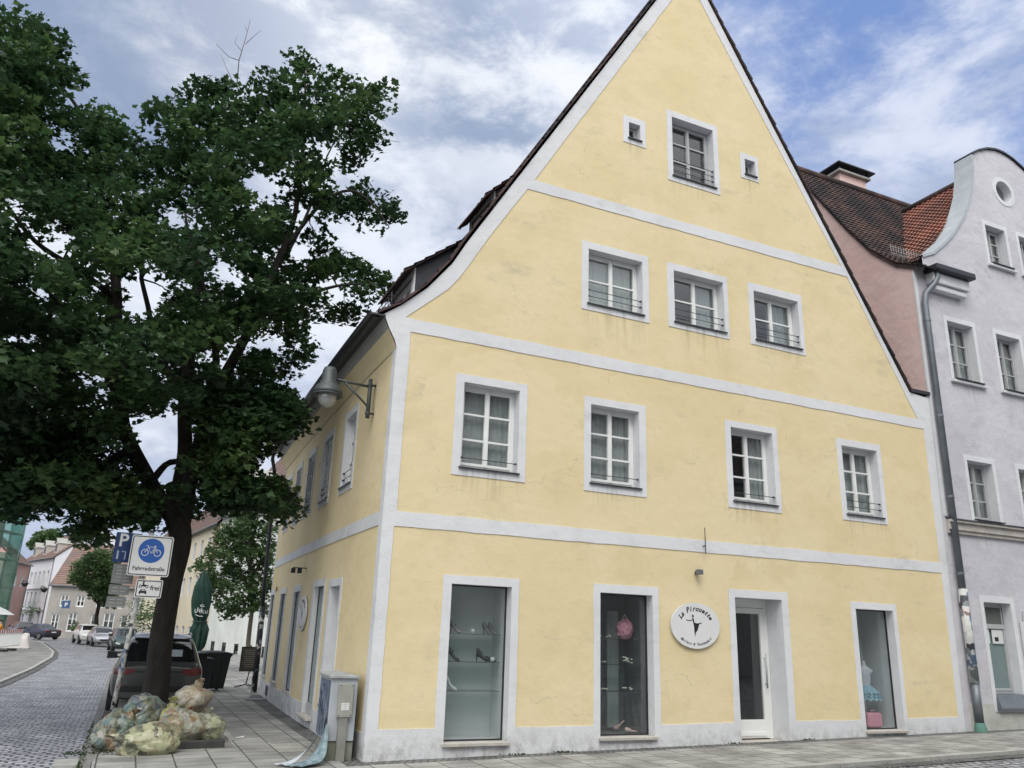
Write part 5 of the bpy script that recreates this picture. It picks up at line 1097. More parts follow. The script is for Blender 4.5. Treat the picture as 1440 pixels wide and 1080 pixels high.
# ================================================================== refuse sacks
def sackmat(i, contents):
    m = mat('refuse_film_%d' % i, (.5, .5, .3), .32, spec=.5); nt = m.node_tree; N = nt.nodes; L = nt.links; b = N['Principled BSDF']
    tc = N.new('ShaderNodeTexCoord'); mp = N.new('ShaderNodeMapping'); mp.inputs['Location'].default_value = (i*3.1, i*1.7, 0); L.new(tc.outputs['Object'], mp.inputs['Vector'])
    nz = N.new('ShaderNodeTexNoise'); nz.inputs['Scale'].default_value = 5; nz.inputs['Detail'].default_value = 4; L.new(mp.outputs[0], nz.inputs['Vector'])
    mxv = N.new('ShaderNodeVectorMath'); mxv.operation = 'MULTIPLY_ADD'; mxv.inputs[1].default_value = (.18, .18, .18); L.new(nz.outputs['Color'], mxv.inputs[0]); L.new(mp.outputs[0], mxv.inputs[2])
    v = N.new('ShaderNodeTexVoronoi'); v.inputs['Scale'].default_value = 7.5; L.new(mxv.outputs[0], v.inputs['Vector']); sp = N.new('ShaderNodeSeparateColor'); L.new(v.outputs['Color'], sp.inputs[0])
    r = N.new('ShaderNodeValToRGB'); r.color_ramp.interpolation = 'LINEAR'; e = r.color_ramp.elements; n = len(contents); e[0].color = (*contents[0], 1); e[1].color = (*contents[-1], 1)
    for k in range(1, n-1): x = e.new(k/(n-1)); x.color = (*contents[k], 1)
    L.new(sp.outputs[0], r.inputs[0])
    n2 = N.new('ShaderNodeTexNoise'); n2.inputs['Scale'].default_value = 7; n2.inputs['Detail'].default_value = 8; n2.inputs['Roughness'].default_value = .7; n2.inputs['Distortion'].default_value = 1.5; L.new(mp.outputs[0], n2.inputs['Vector'])
    mr = N.new('ShaderNodeMapRange'); mr.inputs[1].default_value = .43; mr.inputs[2].default_value = .60; mr.inputs[3].default_value = .06; mr.inputs[4].default_value = .72; L.new(n2.outputs['Fac'], mr.inputs[0])
    x = N.new('ShaderNodeMix'); x.data_type = 'RGBA'; L.new(mr.outputs[0], x.inputs[0]); L.new(r.outputs[0], x.inputs[6]); x.inputs[7].default_value = (.25, .26, .16, 1) if i != 4 else (.31, .285, .215, 1); L.new(x.outputs[2], b.inputs['Base Color'])
    b.inputs['Coat Weight'].default_value = .4; b.inputs['Coat Roughness'].default_value = .25
    n3 = N.new('ShaderNodeTexNoise'); n3.inputs['Scale'].default_value = 11; n3.inputs['Detail'].default_value = 6; n3.inputs['Distortion'].default_value = 2.5; L.new(mp.outputs[0], n3.inputs['Vector'])
    bp = N.new('ShaderNodeBump'); bp.inputs['Distance'].default_value = .018; bp.inputs['Strength'].default_value = 1; L.new(n3.outputs['Fac'], bp.inputs['Height']); L.new(bp.outputs['Normal'], b.inputs['Normal'])
    return m
def sack(i, label, c, rx, ry, rz_, rot, contents, knot=(0, 0, 1)):
    t = empty('refuse_sack', c, rot, label=label, cat='rubbish bag', group='yellow refuse sacks round the maple')
    bm = bmesh.new(); bmesh.ops.create_icosphere(bm, subdivisions=5, radius=1); kn = Vector(knot).normalized()
    for v in bm.verts:
        p = v.co.copy(); n = 1+.22*noise.noise(p*1.3+Vector((i*7.3, 0, 0)))+.07*noise.noise(p*3.1+Vector((0, i*5.1, 0)))
        d = p.dot(kn); ang = math.atan2(p.cross(kn).x, p.cross(kn).y)
        cr1 = abs(noise.noise(Vector((p.x*2.4, p.y*2.4, p.z*2.4))+Vector((i*2.2, 3, 1)))); n -= .05*max(0, .12-cr1)/.12
        cr2 = abs(noise.noise(p*5.5+Vector((i*1.2, 9, 1)))); n -= .015*max(0, .2-cr2)/.2
        if d > .55: k = (d-.55)/.45; n *= 1-.28*k*k; n += .05*k*math.sin(ang*9)*(1-k*.5)
        if d > .97: n += .22
        q = p*n; v.co = Vector((q.x*rx, q.y*ry, max(q.z, -.78)*rz_))
    me = bpy.data.meshes.new('sack'); bm.to_mesh(me); bm.free(); me.polygons.foreach_set('use_smooth', [True]*len(me.polygons)); me.materials.append(sackmat(i, contents))
    s = bpy.data.objects.new('sack_body', me); COL.objects.link(s); s.parent = t
    kp = Vector((kn.x*rx, kn.y*ry, kn.z*rz_))*.93
    o = MB(); o.smooth = True
    o.grid(lambda u, v: kp+kn*(v*.08)+Vector((math.cos(u*6.283)*(.02+.05*v*(1+.4*math.sin(u*25))), math.sin(u*6.283)*(.02+.06*v*(1+.4*math.sin(u*19))), .02*math.sin(u*12))), 24, 4); o.build('tied_neck', me.materials[0], t)
W_ = (.36, .36, .33); Bl = (.02, .06, .14); DG = (.03, .035, .035); Or = (.24, .11, .05); Cy = (.05, .13, .16); Bg = (.24, .19, .12); Bk = (.012, .012, .015); Rd = (.3, .04, .04)
zb_ = lambda x, y: g(x, y)
sack(1, 'refuse sack with blue and orange packaging at the street side, leftmost of the heap', (-3.27, 2.45, .16), .34, .32, .35, .3, (Cy, DG, Cy, W_, Or, DG), (.5, -.2, .8))
sack(2, 'refuse sack full of dark blue and grey packaging against the front of the trunk', (-2.92, 3.55, .28), .42, .36, .37, 1.0, (DG, Bl, DG, Cy, Bk, W_), (.9, -.3, .4))
sack(3, 'pale elongated refuse sack lying in front of all the others', (-2.86, 1.70, .12), .50, .27, .25, .08, ((.33, .34, .20), (.37, .37, .24), DG, (.40, .40, .26), Bg, Bk), (-1, -.1, .3))
sack(4, 'beige refuse sack perched on top of the heap right of the trunk', (-2.14, 4.0, .50), .36, .33, .31, .5, (Bg, W_, (.4, .33, .22), W_, Bg, Rd), (.2, -.2, 1))
sack(5, 'refuse sack with orange and black labels in the middle of the front row', (-2.36, 2.70, .18), .36, .33, .35, 2.0, (Or, W_, Bk, W_, Or, Bg), (-.2, .2, 1))
sack(6, 'greenish yellow refuse sack at the pavement side, rightmost of the heap', (-1.93, 3.0, .14), .28, .27, .26, .1, ((.4, .4, .22), W_, (.3, .32, .2), DG, W_, (.4, .4, .25)), (0, -.2, 1))
sack(7, 'small bright yellow sack squeezed behind the middle sack at the foot of the trunk', (-2.48, 3.55, .24), .30, .26, .28, .7, ((.42, .42, .12), (.5, .48, .16), Bg, (.4, .42, .15)), (0, 0, 1))
# ================================================================== barriers, worker and bits at the road works
t = empty('site_barrier', (-9.75, 44.5, g(-9.7, 44)), R(84), label='white slatted construction barrier with a red and white board at the left edge', cat='barrier')
for k in range(3):
    o = MB(); x0 = -2.2+k*2.1
    for z in (.25, 1.0): o.box(x0, x0+2.0, -.025, .025, z, z+.06)
    for j in range(11): o.box(x0+j*.196, x0+j*.196+.04, -.02, .02, .31, 1.0)
    o.build('fence_panel', M['signwhite'], t)
    o = MB(); o.box(x0, x0+2.0, -.03, -.026, 1.02, 1.22); bd = o.build('warning_board', M['signwhite'], t)
    o = MB()
    for j in range(4): o.add([(x0+.02+j*.5, -.032, 1.03), (x0+.25+j*.5, -.032, 1.03), (x0+.25+j*.5, -.032, 1.21), (x0+.02+j*.5, -.032, 1.21)], [(0, 1, 2, 3)])
    o.build('red_stripes', mat('signal_red', (.5, .03, .03), .5) if 'signal_red' not in bpy.data.materials else bpy.data.materials['signal_red'], bd)
    o = MB(); o.box(x0-.1, x0+.5, -.2, .2, 0, .12); o.build('foot', M['rubber'], t)
# worker
def person(label, loc, rz, hgt=1.75):
    t = empty('person', loc, rz, label=label, cat='person'); k = hgt/1.75
    J = dict(pel=(0, 0, .95), sp=(0, .02, 1.15), ch=(0, .05, 1.36), nk=(0, .08, 1.50), hd=(0, .10, 1.58), ht=(0, .10, 1.72), ls=(-.18, .05, 1.42), le=(-.26, .16, 1.18), lh=(-.18, .36, 1.06), rs_=(.18, .05, 1.42), re=(.27, .12, 1.16), rh=(.2, .34, 1.02), lp=(-.09, 0, .92), lk=(-.11, .06, .50), la=(-.12, -.04, .10), lt=(-.13, .12, .04), rp=(.09, 0, .92), rk=(.11, .10, .52), ra=(.12, .02, .10), rt_=(.13, .18, .04))
    rad = dict(pel=.14, sp=.13, ch=.15, nk=.06, hd=.09, ht=.085, ls=.07, le=.05, lh=.035, rs_=.07, re=.05, rh=.035, lp=.09, lk=.065, la=.045, lt=.045, rp=.09, rk=.065, ra=.045, rt_=.045)
    E = [('pel', 'sp'), ('sp', 'ch'), ('ch', 'nk'), ('nk', 'hd'), ('hd', 'ht'), ('ch', 'ls'), ('ls', 'le'), ('le', 'lh'), ('ch', 'rs_'), ('rs_', 're'), ('re', 'rh'), ('pel', 'lp'), ('lp', 'lk'), ('lk', 'la'), ('la', 'lt'), ('pel', 'rp'), ('rp', 'rk'), ('rk', 'ra'), ('ra', 'rt_')]
    def skin(nm, keys, mt, grow):
        ks = list(keys); me = bpy.data.meshes.new(nm); me.from_pydata([tuple(c*k for c in J[q]) for q in ks], [(ks.index(a), ks.index(b)) for a, b in E if a in ks and b in ks], [])
        o = bpy.data.objects.new(nm, me); COL.objects.link(o); md = o.modifiers.new('skin', 'SKIN'); o.modifiers.new('sub', 'SUBSURF').levels = 1
        for i, q in enumerate(ks): me.skin_vertices[0].data[i].radius = (rad[q]*k*grow, rad[q]*k*grow*.85)
        me.skin_vertices[0].data[0].use_root = True
        dg = bpy.context.evaluated_depsgraph_get(); m2 = bpy.data.meshes.new_from_object(o.evaluated_get(dg)); bpy.data.objects.remove(o); m2.materials.clear(); m2.materials.append(mt)
        m2.polygons.foreach_set('use_smooth', [True]*len(m2.polygons))
        x = bpy.data.objects.new(nm, m2); COL.objects.link(x); x.parent = t; return x
    skin('body', J.keys(), mat('skin', (.42, .26, .19), .6), 1.0)
    skin('jacket', ['ch', 'sp', 'pel', 'ls', 'le', 'rs_', 're', 'lp', 'rp'], mat('orange_work_jacket', (.55, .22, .02), .7), 1.14)
    skin('trousers', ['pel', 'lp', 'lk', 'la', 'rp', 'rk', 'ra'], mat('dark_trousers', (.04, .05, .07), .8), 1.12)
    ball('hair', None, None, (0, .085*k, 1.70*k), .10*k, mat('dark_hair', (.02, .015, .012), .8), (1, 1.05, .75), .1).parent = t
person('person in an orange work jacket behind the construction barrier', (-10.75, 50.5, g(-10, 50)), R(100))
t = empty('covered_pallet', (-10.0, 51.2, g(-10, 51)), label='pallet under a crumpled whitish plastic sheet behind the construction barrier', cat='pallet')
MB().box(-.9, .9, -.6, .6, 0, .14).build('pallet_base', M['stonesill'], t)
o = MB(); o.smooth = True; o.grid(lambda u, v: Vector(((u-.5)*2.1, (v-.5)*1.5, 1.05*(min(1, min(u, 1-u)*9)*min(1, min(v, 1-v)*7))*(.8+.25*noise.noise(Vector((u*4, v*4, 0))))+.03)), 24, 18); o.build('plastic_sheet', mat('dusty_plastic', (.5, .47, .46), .5, var=.15), t)
t = empty('market_parasol', (-12.2, 57.5, g(-12, 57)), label='small open white parasol beside the green scaffold netting', cat='parasol')
MB().tube([(0, 0, 0), (0, 0, 2.5)], .03).build('pole', M['grey'], t); MB().lathe([(1.3, 2.1), (.7, 2.45), (.05, 2.72)], (0, 0, 0), 8).build('canopy', M['signwhite'], t)
# potted shrubs
# ================================================================== trees
def leaf_cloud(name, pts, size, mtl, parent, seed=1, flatness=.55, lobes=5, tintbase=None):
    """pts: (n,3) leaf centres; one mesh of small lobed leaves"""
    rg = np.random.default_rng(seed); n = len(pts)
    if lobes == 5: ang = [-90, -35, -25, 15, 38, 62, 90, 118, 142, 165, 205, 215]; rad = [.32, .50, .30, .92, .50, .70, 1.0, .70, .50, .92, .30, .50]
    else: ang = [-90, -20, 40, 90, 140, 200]; rad = [.5, .62, .75, 1, .75, .62]
    a = np.radians(ang); base = np.stack([np.cos(a)*rad, np.sin(a)*rad, np.abs(np.cos(a))*-.18], 1); k = len(base)
    nrm = rg.normal(size=(n, 3)); nrm[:, 2] = np.abs(nrm[:, 2])+flatness*1.6; nrm /= np.linalg.norm(nrm, axis=1)[:, None]
    t = rg.normal(size=(n, 3)); t -= nrm*(t*nrm).sum(1)[:, None]; t /= np.linalg.norm(t, axis=1)[:, None]; b = np.cross(nrm, t)
    s = size*rg.uniform(.5, 1.35, n)
    V = pts[:, None, :]+s[:, None, None]*(base[None, :, 0, None]*t[:, None]+base[None, :, 1, None]*b[:, None]+base[None, :, 2, None]*nrm[:, None])
    me = bpy.data.meshes.new(name); me.vertices.add(n*k); me.vertices.foreach_set('co', V.reshape(-1).astype(np.float32)); me.loops.add(n*k); me.loops.foreach_set('vertex_index', np.arange(n*k, dtype=np.int32))
    me.polygons.add(n); me.polygons.foreach_set('loop_start', np.arange(0, n*k, k, dtype=np.int32)); me.update()
    at = me.attributes.new('tint', 'FLOAT', 'FACE')
    cl = np.array([noise.noise(Vector(p)*.9+Vector((seed, 0, 0))) for p in pts]); tv = np.clip(.45+cl*.55+rg.normal(0, .16, n), 0, 1)
    at.data.foreach_set('value', tv.astype(np.float32)); me.materials.append(mtl)
    o = bpy.data.objects.new(name, me); COL.objects.link(o); o.parent = parent; return o
# --- the big maple: silhouette in view gives the outline of a real, deep crown
SIL = [(-260, 60), (-150, 20), (-60, 5), (0, 18), (40, 14), (75, 30), (92, 62), (96, 84), (126, 112), (108, 132), (150, 152), (168, 165), (200, 158), (215, 140), (245, 134), (270, 112), (298, 106), (330, 112), (348, 122), (372, 108), (388, 92), (404, 96), (412, 58), (430, 41), (444, 62), (446, 96), (490, 82), (500, 98), (546, 90), (553, 112), (552, 150), (530, 172), (546, 190), (520, 212), (500, 242), (545, 262), (560, 288), (566, 334), (545, 338), (515, 322), (480, 330), (502, 362), (545, 388), (556, 412), (535, 432), (505, 455), (482, 478), (470, 494), (440, 500), (436, 540), (462, 566), (470, 602), (440, 610), (405, 606), (385, 622), (402, 660), (440, 698), (455, 722), (405, 744), (380, 730), (330, 712), (300, 748), (262, 740), (225, 742), (200, 762), (160, 742), (128, 772), (108, 770), (94, 736), (70, 702), (50, 722), (25, 732), (-40, 700), (-140, 690), (-230, 600), (-300, 400), (-310, 200)]
HOLES = [(205, 402, 24), (190, 428, 12), (372, 268, 9), (92, 345, 9), (66, 352, 9), (17, 287, 8), (38, 340, 7), (225, 652, 13), (192, 605, 8), (250, 610, 6), (360, 655, 7), (80, 200, 5), (150, 545, 7), (330, 495, 6), (430, 545, 16), (410, 580, 5), (380, 480, 7), (470, 410, 8), (300, 380, 6), (430, 310, 8), (475, 255, 7), (420, 345, 5), (218, 190, 5), (135, 395, 6), (60, 405, 6), (95, 720, 6), (350, 640, 6), (240, 585, 5), (235, 300, 5), (475, 330, 8), (455, 470, 8)]
def segd(p, a, b):
    a = Vector(a); b = Vector(b); p = Vector(p); ab = b-a; t_ = max(0, min(1, (p-a).dot(ab)/ab.length_squared)); return (p-a-ab*t_).length
def edged(p, poly): return min(segd(p, poly[i], poly[i-1]) for i in range(len(poly)))
def pick(poly, holes_, n, Y0, kpx, dmax, rs, spacing, ok):
    """scatter spray centres through the volume: outline in view, depth from distance to the outline"""
    xs = [p[0] for p in poly]; ys = [p[1] for p in poly]; out = []
    tries = 0
    while len(out) < n and tries < n*60:
        tries += 1; x = rs.uniform(min(xs), max(xs)); y = rs.uniform(min(ys), max(ys))
        if not inside((x, y), poly): continue
        ed = edged((x, y), poly)
        if ed < 9: continue
        if any((x-a)**2+(y-b)**2 < (r_+19)**2 for a, b, r_ in holes_): continue
        th = min(dmax, (ed+14)*kpx); u_ = rs.uniform(-1, 1); u_ = math.copysign(abs(u_)**.7, u_)
        c = atY(x, y, Y0+u_*th)
        if not ok(c): continue
        if any((c-q).length < spacing for q in out): continue
        out.append(c)
    return out
def grow_tree(name, label, base, limbs, sprays, leaf, size, nleaf, rspray, mtl, bark, seed, trunk_r, cat='tree', lobes=5, extra=None, group=None):
    t = empty(name, base, label=label, cat=cat, group=group); b0 = Vector(base); o = MB(); nodes = []
    for pts, rr in limbs:
        c = curve3(pts, max(6, 4*len(pts))); m_ = len(c)-1; rad = [np.interp(i/m_, np.linspace(0, 1, len(rr)), rr) for i in range(m_+1)]
        c = [p+Vector((noise.noise(p*.8), noise.noise(p*.8+Vector((9, 0, 0))), 0))*.10*min(1, i/3) for i, p in enumerate(c)]
        o.tube([p-b0 for p in c], [float(r_) for r_ in rad], 10); nodes += [(p, float(r_)) for p, r_ in zip(c, rad)]
    rs = random.Random(seed)
    tw = MB(); nn = list(nodes)
    for c in sorted(sprays, key=lambda c: min((c-p).length for p, _ in nodes)):
        cand = sorted(nn, key=lambda q: (c-q[0]).length+(.0 if q[0].z < c.z+.3 else .8))[0]; p, r_ = cand; L = (c-p).length
        if L < .15: continue
        mid = p.lerp(c, .5)+Vector((rs.uniform(-.1, .1), rs.uniform(-.1, .1), .08*L)); r0 = min(r_*.6, .012+.014*L)
        pts = [p, p.lerp(mid, .6)+Vector((0, 0, .02*L)), mid, c]; tw.tube([q-b0 for q in pts], [r0, r0*.8, r0*.6, .004], 5); nn += [(mid, r0*.6), (c, .006)]
    o.v, o.f, o.m, o.sm  # limbs
    tr = o.build('trunk', bark, t); tw.build('branches', bark, tr)
    rg = np.random.default_rng(seed); P_ = []
    for c in sprays:
        k = int(nleaf*rs.uniform(.6, 1.3)); q = rg.normal(size=(k, 3)); q /= np.linalg.norm(q, axis=1)[:, None]; q *= (rg.uniform(0, 1, k)**.45)[:, None]*np.array(rspray)*rs.uniform(.75, 1.15); q[:, 2] -= (q[:, 0]**2+q[:, 1]**2)*.25
        P_.append(q+np.array(c-b0))
    P_ = np.concatenate(P_); leaf_cloud('crown', P_, size, mtl, t, seed, lobes=lobes)
    return t
aY = lambda x, y, Y: tuple(atY(x, y, Y))
B0 = (-2.78, 5.05, g(-2.8, 5)-.05)
limbs = [([B0, (-2.77, 5.0, 1.0), (-2.77, 5.0, 2.3), (-2.72, 5.0, 3.3), aY(249, 730, 5.1)], [.29, .22, .205, .205, .235]),
 ([aY(249, 735, 5.1), aY(222, 700, 5.0), aY(195, 650, 4.9), aY(176, 590, 4.8), aY(166, 500, 4.7), aY(163, 400, 4.8), aY(150, 300, 5.2), aY(125, 180, 5.6), aY(60, 80, 6.)], [.17, .15, .14, .13, .12, .10, .07, .045, .02]),
 ([aY(252, 735, 5.1), aY(255, 660, 5.3), aY(262, 570, 5.6), aY(272, 470, 5.9), aY(290, 360, 6.3), aY(320, 250, 6.6), aY(335, 130, 6.8)], [.18, .15, .14, .12, .09, .06, .02]),
 ([aY(256, 735, 5.1), aY(275, 660, 4.8), aY(290, 590, 4.6), aY(318, 520, 4.4), aY(360, 450, 4.3), aY(400, 350, 4.4), aY(425, 240, 4.6), aY(430, 80, 4.8)], [.17, .15, .13, .11, .09, .07, .045, .015]),
 ([aY(360, 450, 4.3), aY(420, 420, 4.2), aY(480, 400, 4.1), aY(535, 400, 4.0)], [.06, .045, .03, .012]),
 ([aY(400, 350, 4.4), aY(450, 290, 4.2), aY(500, 270, 4.0), aY(548, 320, 3.8)], [.05, .04, .03, .01]),
 ([aY(210, 680, 5.0), aY(240, 650, 4.7), aY(300, 660, 4.1), aY(370, 690, 3.7), aY(430, 715, 3.4)], [.08, .06, .045, .03, .01]),
 ([aY(186, 630, 4.9), aY(120, 660, 4.6), aY(60, 640, 4.2), aY(-40, 600, 3.8), aY(-160, 560, 3.5)], [.09, .07, .06, .04, .02]),
 ([aY(168, 530, 4.7), aY(100, 470, 5.2), aY(20, 420, 5.6), aY(-100, 350, 6)], [.08, .06, .045, .02]),
 ([aY(163, 420, 4.8), aY(110, 380, 4.2), aY(40, 330, 3.6), aY(-30, 240, 3.2)], [.07, .055, .04, .02]),
 ([aY(262, 570, 5.6), aY(220, 480, 6.8), aY(200, 380, 7.8), aY(220, 280, 8.6)], [.09, .07, .05, .02]),
 ([aY(290, 590, 4.6), aY(300, 500, 3.4), aY(280, 400, 2.4), aY(260, 300, 1.8)], [.09, .07, .05, .02]),
 ([aY(272, 470, 5.9), aY(340, 420, 7), aY(400, 360, 7.8), aY(470, 200, 8.2)], [.08, .06, .05, .02]),
 ([aY(176, 590, 4.8), aY(150, 520, 3.4), aY(100, 450, 2.2), aY(60, 400, 1.5)], [.08, .06, .045, .02])]
rs_ = random.Random(11)
okc = lambda c: not (c.x > -.45 and c.z < 7.3 and c.y > -.3) and not (c.x > -.6 and c.y > 0 and c.z < 7.5+1.6*max(0, c.x)) and c.z > 2.9 and c.y > -3.2
def thin(x, y, c):   # the fork of the trunk stays open to view
    k = ((x-222)/62)**2+((y-650)/80)**2
    return k < 1 and rs_.random() < (.8 if c.y < 5.3 else .35)
SP = [c for c in pick(SIL, HOLES, 1500, 5.0, .021, 4.6, rs_, .34, okc)]
def topx(c):
    d = c-CAM; return 720+FPX*d.dot(cr)/d.dot(fw), 540-FPX*d.dot(cu)/d.dot(fw)
SP = [c for c in SP if not thin(*topx(c), c)]
SP += pick([(285, 540), (415, 545), (435, 595), (375, 630), (405, 690), (430, 716), (395, 730), (345, 715), (310, 725), (288, 690)], [(362, 655, 5)], 150, 4.2, .03, 1.7, rs_, .22, lambda c: not (c.x > -.35 and c.z < 7.3 and c.y > -.3) and c.y > -1)
SP += pick([(-40, 590), (160, 600), (215, 690), (210, 745), (160, 735), (128, 772), (108, 768), (92, 734), (50, 724), (-20, 730)], [(95, 720, 4), (150, 640, 5)], 120, 4.4, .025, 2.2, rs_, .25, lambda c: True)
big = grow_tree('maple_tree', 'large dark green street maple with a spreading crown beside the yellow house', B0, limbs, SP, None, .10, 74, (.45, .45, .25), M['leaf'], M['bark'], 5, .3)
# dead twigs sticking out of the top
o = MB(); bb = Vector(B0)
for pts, r_ in (([(333, 120), (336, 85), (345, 55), (352, 28)], .016), ([(336, 85), (322, 80), (304, 62)], .010), ([(345, 62), (358, 50), (368, 42)], .008), ([(340, 72), (330, 60), (334, 50)], .007), ([(348, 45), (344, 36)], .006), ([(520, 190), (540, 196), (562, 200)], .009), ([(330, 120), (318, 95), (310, 75)], .008)):
    o.tube([atY(x, y, 6.3 if x < 400 else 4.5)-bb for x, y in pts], [r_, r_*.8, r_*.6, r_*.35][:len(pts)], 5)
o.build('dead_twigs', M['bark2'], big)
# young maple at the beer garden
S2 = [(262, 800), (285, 770), (300, 742), (320, 712), (350, 700), (392, 700), (400, 740), (392, 800), (385, 872), (372, 880), (352, 868), (335, 872), (318, 890), (304, 880), (298, 855), (288, 830), (268, 815)]
SPp = pick(S2, [], 165, 24.5, .04, 1.6, rs_, .30, lambda c: c.x < 4.2)
B2 = (1.42, 24.5, g(1.4, 24)-.05); a2 = lambda x, y: aY(x, y, 24.5)
grow_tree('young_maple', 'smaller maple in front of the whitewashed house behind the menu board', B2, [([B2, a2(354, 870), a2(352, 820), a2(350, 760), a2(350, 715)], [.11, .09, .07, .05, .02]), ([a2(352, 840), a2(335, 800), a2(310, 780), a2(285, 800)], [.06, .045, .03, .01]), ([a2(352, 820), a2(370, 780), a2(385, 750)], [.06, .04, .01]), ([a2(351, 800), a2(335, 750), a2(330, 720)], [.05, .04, .01])], SPp, None, .12, 48, (.42, .42, .28), M['leaf2'], M['bark2'], 8, .1)
# street tree before the grey house
S3 = [(92, 806), (100, 785), (120, 772), (150, 762), (172, 775), (176, 830), (168, 856), (150, 862), (135, 850), (118, 836), (96, 822)]
SPp = pick(S3, [], 130, 70, .10, 2.4, rs_, .5, lambda c: True)
a3 = lambda x, y: aY(x, y, 70); B3 = tuple(atY(135, 896, 70))
grow_tree('street_tree', 'round dark street tree in front of the grey house, behind the white cars', B3, [([B3, a3(137, 870), a3(139, 840), a3(140, 800), a3(142, 775)], [.2, .17, .14, .1, .04]), ([a3(138, 850), a3(120, 825), a3(108, 805)], [.09, .06, .02]), ([a3(139, 840), a3(155, 815), a3(165, 790)], [.09, .06, .02])], SPp, None, .2, 50, (.7, .7, .5), M['leaf2'], M['bark'], 9, .2)
# dark trees on the slope behind the roofs
S4 = [(38, 772), (48, 748), (62, 740), (85, 742), (90, 760), (75, 775)]
SPp = pick(S4, [], 60, 160, .2, 6, rs_, 1.0, lambda c: True); a4 = lambda x, y: aY(x, y, 160); B4 = tuple(Vector(a4(62, 890)))
grow_tree('distant_tree', 'dark tree crown rising behind the roof of the white town house', B4, [([B4, a4(63, 830), a4(64, 760)], [.5, .4, .2])], SPp, None, .5, 50, (1.8, 1.8, 1.2), M['leaf2'], M['bark'], 12, .4, lobes=1)
# bushes left of the trunk foot and weeds
def bush(name, label, c, rx, rz_, n, size, seed, cat='shrub', m_='leaf2', group=None):
    rg = np.random.default_rng(seed); q = rg.normal(size=(n, 3)); q /= np.linalg.norm(q, axis=1)[:, None]; q *= (rg.uniform(0, 1, n)**.4)[:, None]; q *= np.array([rx, rx, rz_]); q[:, 2] += rz_
    q[:, 0] += .2*rx*np.sin(q[:, 2]*7/rz_)
    t = empty(name, c, label=label, cat=cat, group=group); leaf_cloud('foliage', q, size, M[m_], t, seed, lobes=1)
    MB().tube([(0, 0, -.05), (0, 0, rz_*1.2)], [.03, .012], 5).build('stem', M['bark'], t); return t
bush('garden_shrub', 'loose green shrub just left of the maple trunk above the SUV roof', tuple(atY(199, 897, 50)), 1.5, 1.5, 900, .10, 21)
for k, (x, y, Y, r_, lab) in enumerate(((104, 890, 88, .55, 'dark potted shrub at the grey house wall, left of the street tree'), (115, 893, 80, .5, 'dark potted shrub nearest the white parked car'), (40, 872, 108, 1.1, 'pale green climbing shrub on the white town house wall'))):
    bush('potted_shrub', lab, tuple(atY(x, y, Y)), r_, r_*1.1, 260, .12, 30+k, group='shrubs at the far houses')
# weeds
rg = np.random.default_rng(3); q = []
for k in range(1000):
    u_ = rg.uniform(); z0 = 0
    r1 = rg.uniform()
    if r1 < .5: x, y = -3.70+rg.normal(0, .03), .3+rg.uniform()**1.3*6
    elif r1 < .8: x, y = rg.uniform(-3.95, -3.3), rg.normal(2.0, .12)
    else: x, y = rg.choice([2.4, 3.2, 3.3, 6.7, 8.4])+rg.normal(0, .09), -.03-abs(rg.normal(0, .03))
    q.append((x, y, g(x, y)+abs(rg.normal(0, .008))))
w = leaf_cloud('weeds', np.array(q)[:800], .016, leaf_mat('weed_leaf', (.02, .04, .012), (.04, .07, .02), (.08, .11, .03)), None, 4, flatness=.1, lobes=1); tag(w, kind='stuff', label='low weeds in the joints along kerb and wall', cat='weeds')
q = np.stack([rg.uniform(-3.6, -1.8, 500), rg.uniform(2.3, 6.6, 500), np.zeros(500)], 1); q[:, 2] = [g(a, b)+.03 for a, b in q[:, :2]]
w = leaf_cloud('fallen_leaves', q, .05, leaf_mat('dry_leaf', (.05, .04, .015), (.10, .07, .03), (.05, .07, .02)), None, 6, flatness=2); tag(w, kind='stuff', label='dry fallen leaves in the tree pit', cat='leaves')
# ================================================================== ground
GP = lambda x, y, d=0: Vector((x, y, g(x, y)+d))
def sheet(name, poly, m_, off, thick=0, cuts=(-4,)):
    o = MB(); flat(o, poly, [], GP, off, thick, cuts); return tag(o.build(name, m_), kind='structure')
gr = MB(); flat(gr, rect(-600, 600, -200, 900), [], GP, -.15, 0, (-4,)); tag(gr.build('ground', M['ground']), kind='structure')
kerbL = [(-9.6, -14), (-8.0, 2), (-7.1, 10), (-6.75, 18.5), (-6.66, 26), (-6.82, 38), (-7.3, 46), (-7.95, 52.4), (-9.9, 69.5), (-12.6, 82.2), (-17.5, 100)]
roadR = [(-3.72, -2.75), (-3.72, 30), (-3.3, 60), (-2.2, 88), (-11.5, 96), (-13, 108)]
sheet('road', [(-9.6, -60), (60, -60), (60, -2.45), (4, -2.62), (-3.0, -2.75)]+roadR+[(-18, 112)]+kerbL[::-1], M['cobble'], -.07)
sheet('plaza', [(-60, -14)]+kerbL+[(-18, 112), (-60, 120)], M['pavers'], .0, .12)
